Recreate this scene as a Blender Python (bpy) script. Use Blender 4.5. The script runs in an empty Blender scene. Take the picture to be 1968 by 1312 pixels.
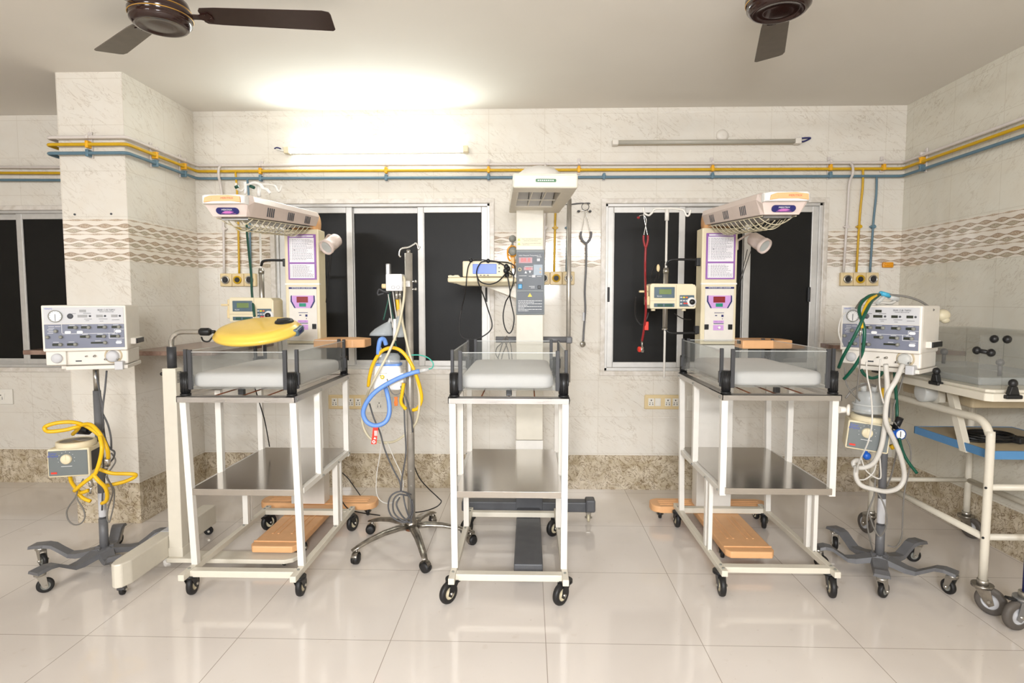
import bpy, bmesh, math, random
from mathutils import Vector, Matrix, Euler
PI = math.pi
R = math.radians
random.seed(7)
S = bpy.context.scene
COL = S.collection

# ---------------------------------------------------------------- camera
F, PITCH, YAW, CH = 1145.56, 0.0693, 0.0279, 1.314
cd = bpy.data.cameras.new('camera')
cam = bpy.data.objects.new('camera', cd)
COL.objects.link(cam)
cd.sensor_width = 36.0
cd.lens = F / 1968.0 * 36.0
cd.clip_start = 0.05
cam.location = (0, 0, CH)
cam.rotation_euler = (PI / 2 - PITCH, 0, YAW)
S.camera = cam
_fw = Vector((-math.sin(YAW) * math.cos(PITCH), math.cos(YAW) * math.cos(PITCH), -math.sin(PITCH)))
_rt = Vector((math.cos(YAW), math.sin(YAW), 0))
_up = _rt.cross(_fw)


def _ray(x, y):
    return _fw + _rt * ((x - 984) / F) + _up * ((656 - y) / F)


def P(x, y, Y):
    """point at depth Y seen at photo pixel x, y"""
    d = _ray(x, y)
    return Vector((0, 0, CH)) + d * (Y / d.y)


# ---------------------------------------------------------------- world, exposure
S.view_settings.view_transform = 'Standard'
S.view_settings.look = 'None'
S.view_settings.gamma = 1.0
S.view_settings.use_curve_mapping = False
S.view_settings.exposure = 0.14
w = bpy.data.worlds.new('night')
S.world = w
w.use_nodes = True
w.node_tree.nodes['Background'].inputs[0].default_value = (0.01, 0.012, 0.016, 1)
w.node_tree.nodes['Background'].inputs[1].default_value = 1.0

# ---------------------------------------------------------------- room lights (tube lamps of the room behind the camera, and an added frontal light)
W, W2, RX, PX, PY, PL, CZ = 4.083, 4.13, 2.4836, -2.2822, 3.3732, -2.6633, 2.5899
LX, FY = -5.2, -3.2


def area(name, loc, tgt, sx, sy, watts, col):
    l = bpy.data.lights.new(name, 'AREA')
    l.shape = 'RECTANGLE'
    l.size, l.size_y = sx, sy
    l.energy = watts
    l.color = col
    o = bpy.data.objects.new(name, l)
    COL.objects.link(o)
    o.location = loc
    o.rotation_euler = (Vector(tgt) - Vector(loc)).to_track_quat('-Z', 'Y').to_euler()
    return o


WARM = (1.0, 0.97, 0.94)
NEUT = (0.975, 0.995, 1.03)
area('tube_lamp_light', (-2.9, -2.9, 2.30), (-2.9, 3.0, 1.9), 1.3, 0.20, 96, NEUT)
area('tube_lamp_light', (0.9, -2.9, 2.30), (0.6, 3.0, 1.9), 1.3, 0.20, 54, WARM)
fl_ = area('added_front_light', (-0.02, -1.3, 1.72), (0.05, 3.6, 0.12), 0.75, 0.6, 48, NEUT)  # added main light in open space near the camera, standing in for flash
fl_.data.spread = R(112)
area('lit_tube_light', (-1.02, 3.985, 2.315), (-1.02, 2.6, 2.6), 1.15, 0.03, 8, (0.92, 1.0, 0.97))

# ---------------------------------------------------------------- materials


def lin(c):
    c = c / 255.0
    return c / 12.92 if c <= 0.04045 else ((c + 0.055) / 1.055) ** 2.4


def rgb(r, g, b):
    return (lin(r), lin(g), lin(b), 1.0)


class E:
    """tiny expression wrapper over math nodes"""
    def __init__(s, nt, sock):
        s.nt, s.s = nt, sock

    def op(s, name, *a, clamp=False):
        n = s.nt.nodes.new('ShaderNodeMath')
        n.operation = name
        n.use_clamp = clamp
        for i, v in enumerate((s,) + a):
            if isinstance(v, E):
                s.nt.links.new(v.s, n.inputs[i])
            else:
                n.inputs[i].default_value = v
        return E(s.nt, n.outputs[0])

    def __add__(s, o): return s.op('ADD', o)
    def __sub__(s, o): return s.op('SUBTRACT', o)
    def __mul__(s, o): return s.op('MULTIPLY', o)
    def __truediv__(s, o): return s.op('DIVIDE', o)
    def lt(s, o): return s.op('LESS_THAN', o)
    def gt(s, o): return s.op('GREATER_THAN', o)
    def fract(s): return s.op('FRACT')
    def floor(s): return s.op('FLOOR')
    def abs(s): return s.op('ABSOLUTE')
    def sin(s): return s.op('SINE')
    def mod(s, o): return s.op('FLOORED_MODULO', o)
    def ramp(s, a, b): return ((s - a) / (b - a)).op('ADD', 0.0, clamp=True)


def newmat(name):
    m = bpy.data.materials.new(name)
    m.use_nodes = True
    nt = m.node_tree
    return m, nt, nt.nodes['Principled BSDF']


def mixc(nt, fac, a, b):
    n = nt.nodes.new('ShaderNodeMix')
    n.data_type = 'RGBA'
    for i, v in ((0, fac), (6, a), (7, b)):
        if isinstance(v, E):
            nt.links.new(v.s, n.inputs[i])
        elif hasattr(v, 'is_output'):
            nt.links.new(v, n.inputs[i])
        else:
            n.inputs[i].default_value = v
    return n.outputs[2]


def noise(nt, vec, scale, detail=2.0, dist=0.0, rough=0.5):
    n = nt.nodes.new('ShaderNodeTexNoise')
    n.inputs['Scale'].default_value = scale
    n.inputs['Detail'].default_value = detail
    n.inputs['Distortion'].default_value = dist
    n.inputs['Roughness'].default_value = rough
    if vec is not None:
        nt.links.new(vec, n.inputs['Vector'])
    return E(nt, n.outputs['Fac'])


def comb(nt, x, y, z):
    n = nt.nodes.new('ShaderNodeCombineXYZ')
    for i, v in enumerate((x, y, z)):
        if isinstance(v, E):
            nt.links.new(v.s, n.inputs[i])
        else:
            n.inputs[i].default_value = v
    return n.outputs[0]


def position(nt):
    g = nt.nodes.new('ShaderNodeNewGeometry')
    sp = nt.nodes.new('ShaderNodeSeparateXYZ')
    nt.links.new(g.outputs['Position'], sp.inputs[0])
    return g.outputs['Position'], E(nt, sp.outputs[0]), E(nt, sp.outputs[1]), E(nt, sp.outputs[2])


MATS = {}


def M(name, c=None, rough=0.45, metal=0.0, var=0.05, vscale=25.0, spec=0.5, coat=0.0, bump=0.0, trans=0.0, ior=1.45, emit=None, es=1.0, alpha=1.0):
    if name in MATS:
        return MATS[name]
    m, nt, b = newmat(name)
    tc = nt.nodes.new('ShaderNodeTexCoord')
    nz = noise(nt, tc.outputs['Object'], vscale, 3.0)
    base = rgb(*c)
    dark = tuple(v * (1 - 2 * var) for v in base[:3]) + (1,)
    b_in = mixc(nt, nz.ramp(0.3, 0.7), dark, base)
    nt.links.new(b_in, b.inputs['Base Color'])
    b.inputs['Roughness'].default_value = rough
    b.inputs['Metallic'].default_value = metal
    b.inputs['Specular IOR Level'].default_value = spec
    b.inputs['Coat Weight'].default_value = coat
    b.inputs['Transmission Weight'].default_value = trans
    b.inputs['IOR'].default_value = ior
    if alpha < 1:
        b.inputs['Alpha'].default_value = alpha
    if emit:
        b.inputs['Emission Color'].default_value = rgb(*emit)
        b.inputs['Emission Strength'].default_value = es
    if bump:
        bn = nt.nodes.new('ShaderNodeBump')
        bn.inputs['Strength'].default_value = bump
        bn.inputs['Distance'].default_value = 0.01
        nt.links.new(nz.s, bn.inputs['Height'])
        nt.links.new(bn.outputs[0], b.inputs['Normal'])
    MATS[name] = m
    return m


def clearmat(name, tint, fac):
    """thin clear acrylic: mostly see-through, a faint haze and a glossy film"""
    m, nt, b = newmat(name)
    nt.nodes.remove(b)
    out = nt.nodes['Material Output']
    tr = nt.nodes.new('ShaderNodeBsdfTransparent')
    tr.inputs[0].default_value = (0.95, 0.955, 0.95, 1)
    df = nt.nodes.new('ShaderNodeBsdfDiffuse')
    df.inputs[0].default_value = rgb(*tint)
    gl = nt.nodes.new('ShaderNodeBsdfGlossy')
    gl.inputs['Roughness'].default_value = 0.08
    tc = nt.nodes.new('ShaderNodeTexCoord')
    nz = noise(nt, tc.outputs['Object'], 9.0, 4.0)
    lw = nt.nodes.new('ShaderNodeLayerWeight')
    lw.inputs['Blend'].default_value = 0.12
    m1 = nt.nodes.new('ShaderNodeMixShader')
    f1 = nz * fac + fac * 0.4
    nt.links.new(f1.s, m1.inputs[0])
    nt.links.new(tr.outputs[0], m1.inputs[1])
    nt.links.new(df.outputs[0], m1.inputs[2])
    f = (E(nt, lw.outputs['Fresnel']) * 0.35).op('ADD', 0.0, clamp=True)
    mx = nt.nodes.new('ShaderNodeMixShader')
    nt.links.new(f.s, mx.inputs[0])
    nt.links.new(m1.outputs[0], mx.inputs[1])
    nt.links.new(gl.outputs[0], mx.inputs[2])
    nt.links.new(mx.outputs[0], out.inputs[0])
    MATS[name] = m
    return m


def tile_wall(name, u0, tint=(1, 1, 1)):
    m, nt, b = newmat(name)
    pos, x, y, z = position(nt)
    u = x + y
    # diagonal hair veins
    rot = comb(nt, u * 0.95 - z * 0.66, u * 2.4 + z * 3.4, 0.0)
    n1 = noise(nt, rot, 5.0, 5.0, 1.0, 0.6)
    v1 = (n1 - 0.5).abs().ramp(0.018, 0.002)
    n2 = noise(nt, comb(nt, u, z, 0.0), 3.0, 2.0)
    n3 = noise(nt, comb(nt, u + 7.0, z, 0.0), 9.0, 3.0)
    v1 = v1 * n2.ramp(0.35, 0.62)
    base = rgb(228 * tint[0], 223 * tint[1], 213 * tint[2])
    c = mixc(nt, n3.ramp(0.35, 0.7) * 0.35, base, rgb(220 * tint[0], 210 * tint[1], 195 * tint[2]))
    c = mixc(nt, v1 * 0.36, c, rgb(146, 122, 94))
    # grout
    gu = ((u - u0) / 0.375).fract()
    gz = (z / 0.2555).fract()
    g = ((gu - 0.5).abs().gt(0.4955)).op('MAXIMUM', (gz - 0.5).abs().gt(0.4935))
    # decorative band: nine rows of leaf chains
    v = (z - 1.536) / 0.0267
    row = v.floor()
    kind = row.mod(3.0)
    cv = v.fract() - 0.5
    ph = (u - u0) / 0.117
    jit = noise(nt, comb(nt, u, z, 3.0), 22.0, 2.0)
    ws = ((ph + kind * 0.42 + row.op('GREATER_THAN', 4.0) * 0.23).fract() * PI).sin()
    lens = ws * ws * 0.42
    isstreak = kind.gt(1.5)
    isbrown = (kind - 1.0).abs().lt(0.3)
    isgreen = kind.lt(0.5)
    m_l = cv.abs().lt(lens)
    edge = (cv.abs() - lens).abs().lt(0.055)
    m_line = cv.abs().lt(0.05)
    m_streak = (cv - 0.22).abs().lt(lens * 0.7 * jit + 0.05) * isstreak
    tex = noise(nt, comb(nt, u * 2.2 + z * 1.5, z * 3.0 - u, 0.0), 90.0, 3.0, 1.0)
    body = m_l.op('MAXIMUM', m_line) * isstreak.op('SUBTRACT', 1.0).abs()
    m_all = body.op('MAXIMUM', m_streak)
    ink = rgb(126, 86, 46)
    ink2 = rgb(124, 116, 88)
    pale = rgb(216, 200, 176)
    leafc = mixc(nt, isgreen, ink, ink2)
    leafc = mixc(nt, isstreak, leafc, rgb(140, 108, 76))
    leafc = mixc(nt, tex.ramp(0.64, 0.42) * 0.75, leafc, pale)
    edgem = edge * isstreak.op('SUBTRACT', 1.0).abs()
    inband = z.gt(1.536) * z.lt(1.7763)
    bandbg = mixc(nt, n3.ramp(0.3, 0.8) * 0.25, rgb(234, 226, 214), rgb(205, 190, 168))
    bandc = mixc(nt, m_all * 0.85, bandbg, leafc)
    bandc = mixc(nt, edgem * 0.7, bandc, rgb(130, 100, 64))
    c = mixc(nt, inband, c, bandc)
    # brown-veined dado tile
    d1 = noise(nt, comb(nt, u * 1.3 + z * 0.8, z - u * 0.5, 5.0), 13.0, 5.0, 1.6, 0.6)
    dv = (d1 - 0.5).abs().ramp(0.030, 0.004)
    d2 = noise(nt, comb(nt, u, z, 9.0), 14.0, 5.0, 0.8)
    dc = mixc(nt, d2.ramp(0.35, 0.65), rgb(182, 166, 138), rgb(218, 206, 184))
    dc = mixc(nt, dv * 0.85, dc, rgb(104, 80, 52))
    c = mixc(nt, z.lt(0.243), c, dc)
    c = mixc(nt, g * 0.24, c, rgb(168, 152, 126))
    nt.links.new(c, b.inputs['Base Color'])
    b.inputs['Roughness'].default_value = 0.12
    b.inputs['Specular IOR Level'].default_value = 0.5
    bp = nt.nodes.new('ShaderNodeBump')
    bp.inputs['Strength'].default_value = 0.25
    bp.inputs['Distance'].default_value = 0.002
    hh = g * -1.0 + m_all * inband * 0.5 + n2 * 0.6
    nt.links.new(hh.s, bp.inputs['Height'])
    nt.links.new(bp.outputs[0], b.inputs['Normal'])
    return m


def floor_mat():
    m, nt, b = newmat('cream polished floor tile')
    pos, x, y, z = position(nt)
    gu = ((x + 1.7316 + 6.0) / 0.6).fract()
    gv = ((y - 2.2081 + 6.0) / 0.6).fract()
    g = ((gu - 0.5).abs().gt(0.4976)).op('MAXIMUM', (gv - 0.5).abs().gt(0.4976))
    n1 = noise(nt, pos, 1.6, 3.0, 0.4)
    n2 = noise(nt, pos, 14.0, 4.0)
    c = mixc(nt, n1.ramp(0.3, 0.7), rgb(222, 213, 204), rgb(230, 222, 214))
    c = mixc(nt, n2.ramp(0.66, 0.8) * 0.25, c, rgb(188, 170, 148))
    sp = noise(nt, pos, 55.0, 2.0)
    c = mixc(nt, sp.ramp(0.73, 0.78) * 0.3, c, rgb(150, 130, 108))
    c = mixc(nt, g * 0.7, c, rgb(132, 116, 98))
    nt.links.new(c, b.inputs['Base Color'])
    b.inputs['Roughness'].default_value = 0.13
    r = n2.ramp(0.3, 0.9) * 0.07 + 0.06
    nt.links.new(r.s, b.inputs['Roughness'])
    b.inputs['Specular IOR Level'].default_value = 0.55
    return m


def marble(name, a, bcol, rough=0.25):
    m, nt, b = newmat(name)
    tc = nt.nodes.new('ShaderNodeTexCoord')
    n = noise(nt, tc.outputs['Object'], 14.0, 5.0, 1.5)
    n2 = noise(nt, tc.outputs['Object'], 60.0, 3.0)
    c = mixc(nt, n.ramp(0.35, 0.65), rgb(*a), rgb(*bcol))
    c = mixc(nt, n2.ramp(0.5, 0.75) * 0.3, c, rgb(*a))
    nt.links.new(c, b.inputs['Base Color'])
    b.inputs['Roughness'].default_value = rough
    MATS[name] = m
    return m


def brushed(name, c, rough=0.28):
    m, nt, b = newmat(name)
    tc = nt.nodes.new('ShaderNodeTexCoord')
    mp = nt.nodes.new('ShaderNodeMapping')
    mp.inputs['Scale'].default_value = (3, 120, 120)
    nt.links.new(tc.outputs['Object'], mp.inputs[0])
    n = noise(nt, mp.outputs[0], 3.0, 4.0)
    n2 = noise(nt, tc.outputs['Object'], 5.0, 2.0)
    r = n * 0.10 + n2 * 0.10 + (rough - 0.10)
    nt.links.new(r.s, b.inputs['Roughness'])
    base = rgb(*c)
    cc = mixc(nt, n, tuple(v * 0.86 for v in base[:3]) + (1,), base)
    nt.links.new(cc, b.inputs['Base Color'])
    b.inputs['Metallic'].default_value = 0.92
    MATS[name] = m
    return m


M('white paint', (228, 224, 216), 0.32, var=0.02)
M('cream paint', (218, 211, 195), 0.35, var=0.02)
M('cream plastic', (226, 214, 182), 0.4, var=0.02)
M('beige plastic', (226, 204, 158), 0.42, var=0.02)
M('pinkish shell', (222, 205, 196), 0.35, var=0.02)
M('white plastic', (236, 234, 230), 0.35, var=0.02)
M('offwhite plastic', (228, 222, 212), 0.38, var=0.02)
M('black plastic', (26, 26, 27), 0.4, var=0.1)
M('dark channel', (58, 58, 60), 0.5, var=0.05)
M('black rubber', (34, 33, 33), 0.5, var=0.12)
M('grey rubber', (92, 86, 80), 0.6, var=0.08)
M('grey paint', (106, 106, 108), 0.42, var=0.05)
M('dark grey paint', (86, 87, 90), 0.5, var=0.06)
M('peach plastic', (232, 178, 126), 0.42, var=0.03)
M('yellow plastic', (246, 206, 88), 0.28, var=0.02, coat=0.3)
M('white mattress', (208, 205, 203), 0.75, var=0.03, vscale=9, bump=0.12)
M('chrome', (205, 203, 198), 0.18, metal=0.95, var=0.05)
M('worn chrome', (172, 166, 156), 0.26, metal=0.9, var=0.22, vscale=35)
M('steel', (188, 184, 176), 0.3, metal=0.9, var=0.06)
M('pole steel', (190, 184, 174), 0.34, metal=0.55, var=0.10)
M('rust', (122, 70, 40), 0.8, var=0.25, vscale=60)
brushed('stainless sheet', (204, 199, 192), 0.17)
brushed('stainless angle', (204, 201, 198), 0.30)
M('aluminium', (206, 204, 200), 0.42, metal=0.35, var=0.04)
M('window glass', (20, 19, 17), 0.42, var=0.15, vscale=8, spec=0.25)
M('fan enamel', (46, 24, 20), 0.16, var=0.1, coat=0.5)
M('fan blade enamel', (50, 34, 29), 0.3, var=0.08)
M('fan blade pale', (104, 96, 86), 0.45, var=0.08)  # paler colour for one blade of each fan
M('gold paint', (196, 150, 70), 0.35, metal=0.5)
M('pipe white', (216, 208, 202), 0.4, var=0.03)
M('pipe yellow', (212, 168, 22), 0.4, var=0.06)
M('pipe blue', (96, 126, 142), 0.4, var=0.05)
M('clamp yellow', (238, 176, 30), 0.4, var=0.03)
M('hose yellow', (236, 188, 26), 0.38, var=0.05)
M('hose green', (12, 82, 62), 0.35, var=0.06)
M('hose dark green', (24, 76, 62), 0.4, var=0.06)
M('hose blue', (110, 152, 222), 0.38, var=0.05)
M('hose beige', (206, 196, 168), 0.4, var=0.04)
M('hose grey', (120, 116, 110), 0.45, var=0.04)
M('hose dark grey', (84, 84, 86), 0.45, var=0.04)
M('hose white', (204, 200, 192), 0.35, var=0.03)
M('hose teal', (70, 176, 156), 0.35, var=0.03)
M('cable black', (24, 23, 23), 0.4, var=0.05)
M('red rubber', (150, 36, 40), 0.4, var=0.08)
M('red plastic', (226, 60, 44), 0.4, var=0.03)
M('orange plastic', (236, 120, 50), 0.4, var=0.03)
M('amber plastic', (238, 160, 30), 0.35, var=0.03)
M('cyan plastic', (70, 170, 206), 0.35, var=0.03)
M('strong blue', (36, 96, 190), 0.35, var=0.03)
M('panel grey', (198, 198, 200), 0.4, var=0.01)
M('panel slate', (122, 126, 142), 0.45, var=0.02)
M('knob grey', (140, 140, 132), 0.45, var=0.05)
M('display dark', (48, 52, 42), 0.3, var=0.05)
M('lcd green', (112, 132, 78), 0.3, var=0.04)
M('ink dark', (70, 72, 78), 0.5, var=0.0)
M('ink grey', (140, 140, 146), 0.5, var=0.0)
M('ink white', (240, 240, 240), 0.5, var=0.0)
M('ink blue', (70, 90, 180), 0.5, var=0.0)
M('ink red', (214, 92, 70), 0.5, var=0.0)
M('navy', (40, 42, 104), 0.4, var=0.02)
M('violet', (148, 98, 172), 0.42, var=0.03)
M('lilac', (204, 158, 216), 0.42, var=0.02)
M('paper', (236, 232, 236), 0.5, var=0.01)
M('magenta', (206, 120, 190), 0.42)
M('led red', (120, 28, 32), 0.3, emit=(190, 20, 20), es=0.12)
M('button green', (20, 140, 112), 0.35)
M('green ink', (60, 110, 70), 0.4)
M('slate face', (78, 84, 90), 0.4, var=0.02)
M('slate frame', (112, 118, 118), 0.4, var=0.02)
M('warning yellow', (240, 214, 40), 0.4)
M('button blue', (60, 160, 214), 0.35)
M('smoke screen', (84, 104, 116), 0.3)
M('lcd blue', (96, 124, 206), 0.35, emit=(120, 150, 236), es=0.12)
M('shelf blue', (82, 134, 180), 0.42, var=0.03)
M('beige band', (196, 180, 150), 0.5)
M('lens glass', (196, 200, 198), 0.12, var=0.03)
M('reflector grey', (150, 150, 150), 0.3, metal=0.6)
M('frosted clear', (222, 224, 222), 0.3, var=0.04, alpha=0.55)
M('bottle clear', (212, 218, 220), 0.2, var=0.04, alpha=0.4)
M('switch plate', (236, 232, 222), 0.4, var=0.01)
M('tube off', (178, 174, 162), 0.3, var=0.02)
M('tube lit', (255, 255, 250), 0.3, emit=(248, 255, 250), es=13.0)
M('ceiling paint', (236, 231, 222), 0.85, var=0.015, vscale=2)
M('plain wall paint', (220, 212, 198), 0.7, var=0.02)
clearmat('clear acrylic', (205, 207, 204), 0.07)
clearmat('hood acrylic', (205, 202, 194), 0.10)
marble('brown granite', (118, 92, 80), (150, 124, 110))
marble('white marble trim', (204, 196, 184), (226, 220, 212), 0.3)

# ---------------------------------------------------------------- mesh builder
_text_cache = {}


def text_geo(body):
    if body not in _text_cache:
        cu = bpy.data.curves.new('t', 'FONT')
        cu.body = body
        cu.size = 1.0
        cu.align_x = 'CENTER'
        cu.align_y = 'CENTER'
        cu.resolution_u = 2
        o = bpy.data.objects.new('t', cu)
        COL.objects.link(o)
        bpy.context.view_layer.update()
        dg = bpy.context.evaluated_depsgraph_get()
        me = o.evaluated_get(dg).to_mesh()
        _text_cache[body] = ([v.co.copy() for v in me.vertices], [tuple(p.vertices) for p in me.polygons])
        bpy.data.objects.remove(o)
        bpy.data.curves.remove(cu)
    return _text_cache[body]


def cr(pts, n=8, closed=False):
    """Catmull-Rom through the points"""
    pts = [Vector(p) for p in pts]
    if len(pts) < 3 and not closed:
        return pts
    L = len(pts)
    out = []
    rng = range(L if closed else L - 1)
    for i in rng:
        p0 = pts[(i - 1) % L] if closed or i > 0 else pts[0] * 2 - pts[1]
        p1 = pts[i]
        p2 = pts[(i + 1) % L]
        p3 = pts[(i + 2) % L] if closed or i + 2 < L else pts[-1] * 2 - pts[-2]
        for k in range(n):
            t = k / n
            out.append(0.5 * ((2 * p1) + (p2 - p0) * t + (2 * p0 - 5 * p1 + 4 * p2 - p3) * t * t + (3 * p1 - p0 - 3 * p2 + p3) * t ** 3))
    if not closed:
        out.append(pts[-1])
    return out


class MB:
    def __init__(s):
        s.bm = bmesh.new()
        s.mi = 0
        s.X = Matrix.Identity(4)

    def _fin(s, verts, smooth=False):
        vs = set(verts)
        fs = set()
        for v in vs:
            for f in v.link_faces:
                fs.add(f)
        for f in fs:
            if all(v in vs for v in f.verts):
                f.material_index = s.mi
                f.smooth = smooth
        bmesh.ops.transform(s.bm, matrix=s.X, verts=list(vs))
        return s

    def box(s, x0, x1, y0, y1, z0, z1, bev=0.0, seg=2, rot=None, piv=None):
        r = bmesh.ops.create_cube(s.bm, size=1.0)
        vs = r['verts']
        sx, sy, sz = abs(x1 - x0), abs(y1 - y0), abs(z1 - z0)
        bmesh.ops.scale(s.bm, vec=(sx, sy, sz), verts=vs)
        if bev > 0:
            bev = min(bev, 0.49 * min(sx, sy, sz))
            es = list({e for v in vs for e in v.link_edges})
            rr = bmesh.ops.bevel(s.bm, geom=es, offset=bev, segments=seg, affect='EDGES', profile=0.5)
            vs = list({v for f in rr['faces'] for v in f.verts} | {v for v in vs if v.is_valid})
        c = Vector(((x0 + x1) / 2, (y0 + y1) / 2, (z0 + z1) / 2))
        bmesh.ops.translate(s.bm, vec=c, verts=vs)
        if rot is not None:
            pv = Vector(piv) if piv is not None else c
            mt = Matrix.Translation(pv) @ Euler(rot).to_matrix().to_4x4() @ Matrix.Translation(-pv)
            bmesh.ops.transform(s.bm, matrix=mt, verts=vs)
        return s._fin(vs, smooth=False)

    def cbox(s, c, d, bev=0.0, rot=None, seg=2):
        return s.box(c[0] - d[0] / 2, c[0] + d[0] / 2, c[1] - d[1] / 2, c[1] + d[1] / 2, c[2] - d[2] / 2, c[2] + d[2] / 2, bev, seg, rot)

    def cyl(s, p0, p1, r0, r1=None, seg=20, cap=True, smooth=True):
        r1 = r0 if r1 is None else r1
        p0, p1 = Vector(p0), Vector(p1)
        d = p1 - p0
        L = d.length
        if L < 1e-6:
            return s
        r = bmesh.ops.create_cone(s.bm, cap_ends=cap, cap_tris=False, segments=seg, radius1=r0, radius2=r1, depth=L)
        vs = r['verts']
        mt = Matrix.Translation((p0 + p1) / 2) @ d.to_track_quat('Z', 'Y').to_matrix().to_4x4()
        bmesh.ops.transform(s.bm, matrix=mt, verts=vs)
        s._fin(vs, smooth)
        for v in vs:
            for f in v.link_faces:
                if len(f.verts) > 4:
                    f.smooth = False
        return s

    def sph(s, c, r, sc=(1, 1, 1), seg=16):
        q = bmesh.ops.create_uvsphere(s.bm, u_segments=seg, v_segments=max(6, seg // 2 + 2), radius=r)
        vs = q['verts']
        bmesh.ops.scale(s.bm, vec=sc, verts=vs)
        bmesh.ops.translate(s.bm, vec=Vector(c), verts=vs)
        return s._fin(vs, True)

    def tube(s, pts, r, seg=10, smooth_path=True, n=8, closed=False, rads=None):
        path = cr(pts, n, closed) if smooth_path else [Vector(p) for p in pts]
        L = len(path)
        rings = []
        nrm = None
        for i, p in enumerate(path):
            if closed:
                t = path[(i + 1) % L] - path[i - 1]
            else:
                t = path[min(i + 1, L - 1)] - path[max(i - 1, 0)]
            if t.length < 1e-9:
                t = Vector((0, 0, 1))
            t.normalize()
            if nrm is None:
                a = Vector((0, 0, 1)) if abs(t.z) < 0.9 else Vector((1, 0, 0))
                nrm = (a - t * a.dot(t)).normalized()
            else:
                nrm = nrm - t * nrm.dot(t)
                if nrm.length < 1e-6:
                    nrm = t.orthogonal()
                nrm.normalize()
            bn = t.cross(nrm)
            rr = r if rads is None else rads[0] + (rads[1] - rads[0]) * i / max(1, L - 1)
            rings.append([s.bm.verts.new(p + (nrm * math.cos(2 * PI * k / seg) + bn * math.sin(2 * PI * k / seg)) * rr) for k in range(seg)])
        m = L if closed else L - 1
        for i in range(m):
            a, b = rings[i], rings[(i + 1) % L]
            for k in range(seg):
                s.bm.faces.new((a[k], a[(k + 1) % seg], b[(k + 1) % seg], b[k]))
        if not closed:
            s.bm.faces.new(list(reversed(rings[0])))
            s.bm.faces.new(rings[-1])
        vs = [v for g in rings for v in g]
        return s._fin(vs, True)

    def lathe(s, prof, c=(0, 0, 0), axis='Z', seg=32, smooth=True):
        rings = []
        for (r, h) in prof:
            ring = []
            if r < 1e-6:
                ring = [s.bm.verts.new((0, 0, h))]
            else:
                for k in range(seg):
                    a = 2 * PI * k / seg
                    ring.append(s.bm.verts.new((r * math.cos(a), r * math.sin(a), h)))
            rings.append(ring)
        for a, b in zip(rings, rings[1:]):
            if len(a) == 1 and len(b) == 1:
                continue
            for k in range(seg):
                k2 = (k + 1) % seg
                if len(a) == 1:
                    s.bm.faces.new((a[0], b[k2], b[k]))
                elif len(b) == 1:
                    s.bm.faces.new((a[k], a[k2], b[0]))
                else:
                    s.bm.faces.new((a[k], a[k2], b[k2], b[k]))
        vs = [v for g in rings for v in g]
        if isinstance(axis, str):
            d = {'X': Vector((1, 0, 0)), 'Y': Vector((0, 1, 0)), 'Z': Vector((0, 0, 1)), '-Y': Vector((0, -1, 0)), '-X': Vector((-1, 0, 0)), '-Z': Vector((0, 0, -1))}[axis]
        else:
            d = Vector(axis)
        mt = Matrix.Translation(Vector(c)) @ d.to_track_quat('Z', 'Y').to_matrix().to_4x4()
        bmesh.ops.transform(s.bm, matrix=mt, verts=vs)
        return s._fin(vs, smooth)

    def prism(s, poly, h0, h1, plane='XY', bev=0.0, smooth=False):
        """poly of 2-D points extruded: XY along z, XZ along y, YZ along x"""
        def mk(p, h):
            return {'XY': (p[0], p[1], h), 'XZ': (p[0], h, p[1]), 'YZ': (h, p[0], p[1])}[plane]
        a = [s.bm.verts.new(mk(p, h0)) for p in poly]
        b = [s.bm.verts.new(mk(p, h1)) for p in poly]
        n = len(poly)
        fs = [s.bm.faces.new(a[::-1]), s.bm.faces.new(b)]
        for i in range(n):
            fs.append(s.bm.faces.new((a[i], a[(i + 1) % n], b[(i + 1) % n], b[i])))
        vs = a + b
        if bev > 0:
            es = list({e for f in fs for e in f.edges})
            rr = bmesh.ops.bevel(s.bm, geom=es, offset=bev, segments=2, affect='EDGES', profile=0.5)
            vs = list({v for f in rr['faces'] for v in f.verts} | {v for v in vs if v.is_valid})
        return s._fin(vs, smooth)

    def loft(s, rings, cap=True, smooth=True):
        R_ = [[s.bm.verts.new(p) for p in r] for r in rings]
        n = len(R_[0])
        for a, b in zip(R_, R_[1:]):
            for k in range(n):
                s.bm.faces.new((a[k], a[(k + 1) % n], b[(k + 1) % n], b[k]))
        if cap:
            s.bm.faces.new(R_[0][::-1])
            s.bm.faces.new(R_[-1])
        return s._fin([v for g in R_ for v in g], smooth)

    def text(s, body, size, c, face='-Y', flip=False, wid=1.0):
        """lettering centred on c; face -Y means read from the front"""
        vs0, fs0 = text_geo(body)
        ax = {'-Y': (Vector((1, 0, 0)), Vector((0, 0, 1))), '+Y': (Vector((-1, 0, 0)), Vector((0, 0, 1))), '+Z': (Vector((1, 0, 0)), Vector((0, 1, 0)))}[face]
        vs = [s.bm.verts.new(Vector(c) + ax[0] * v.x * size * wid + ax[1] * v.y * size) for v in vs0]
        for f in fs0:
            try:
                s.bm.faces.new([vs[i] for i in f])
            except ValueError:
                pass
        return s._fin(vs, False)

    def build(s, name, mats, parent=None, world=False, label=None):
        me = bpy.data.meshes.new(name)
        bmesh.ops.recalc_face_normals(s.bm, faces=s.bm.faces)
        s.bm.to_mesh(me)
        s.bm.free()
        if not isinstance(mats, (list, tuple)):
            mats = [mats]
        for m in mats:
            me.materials.append(MATS[m] if isinstance(m, str) else m)
        o = bpy.data.objects.new(name, me)
        COL.objects.link(o)
        if parent is not None:
            o.parent = parent
            if world:
                r = parent
                while r.parent:
                    r = r.parent
                mt = Matrix.LocRotScale(r.location, r.rotation_euler, r.scale).inverted()
                me.transform(mt)
        if label:
            o['label'] = label
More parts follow.
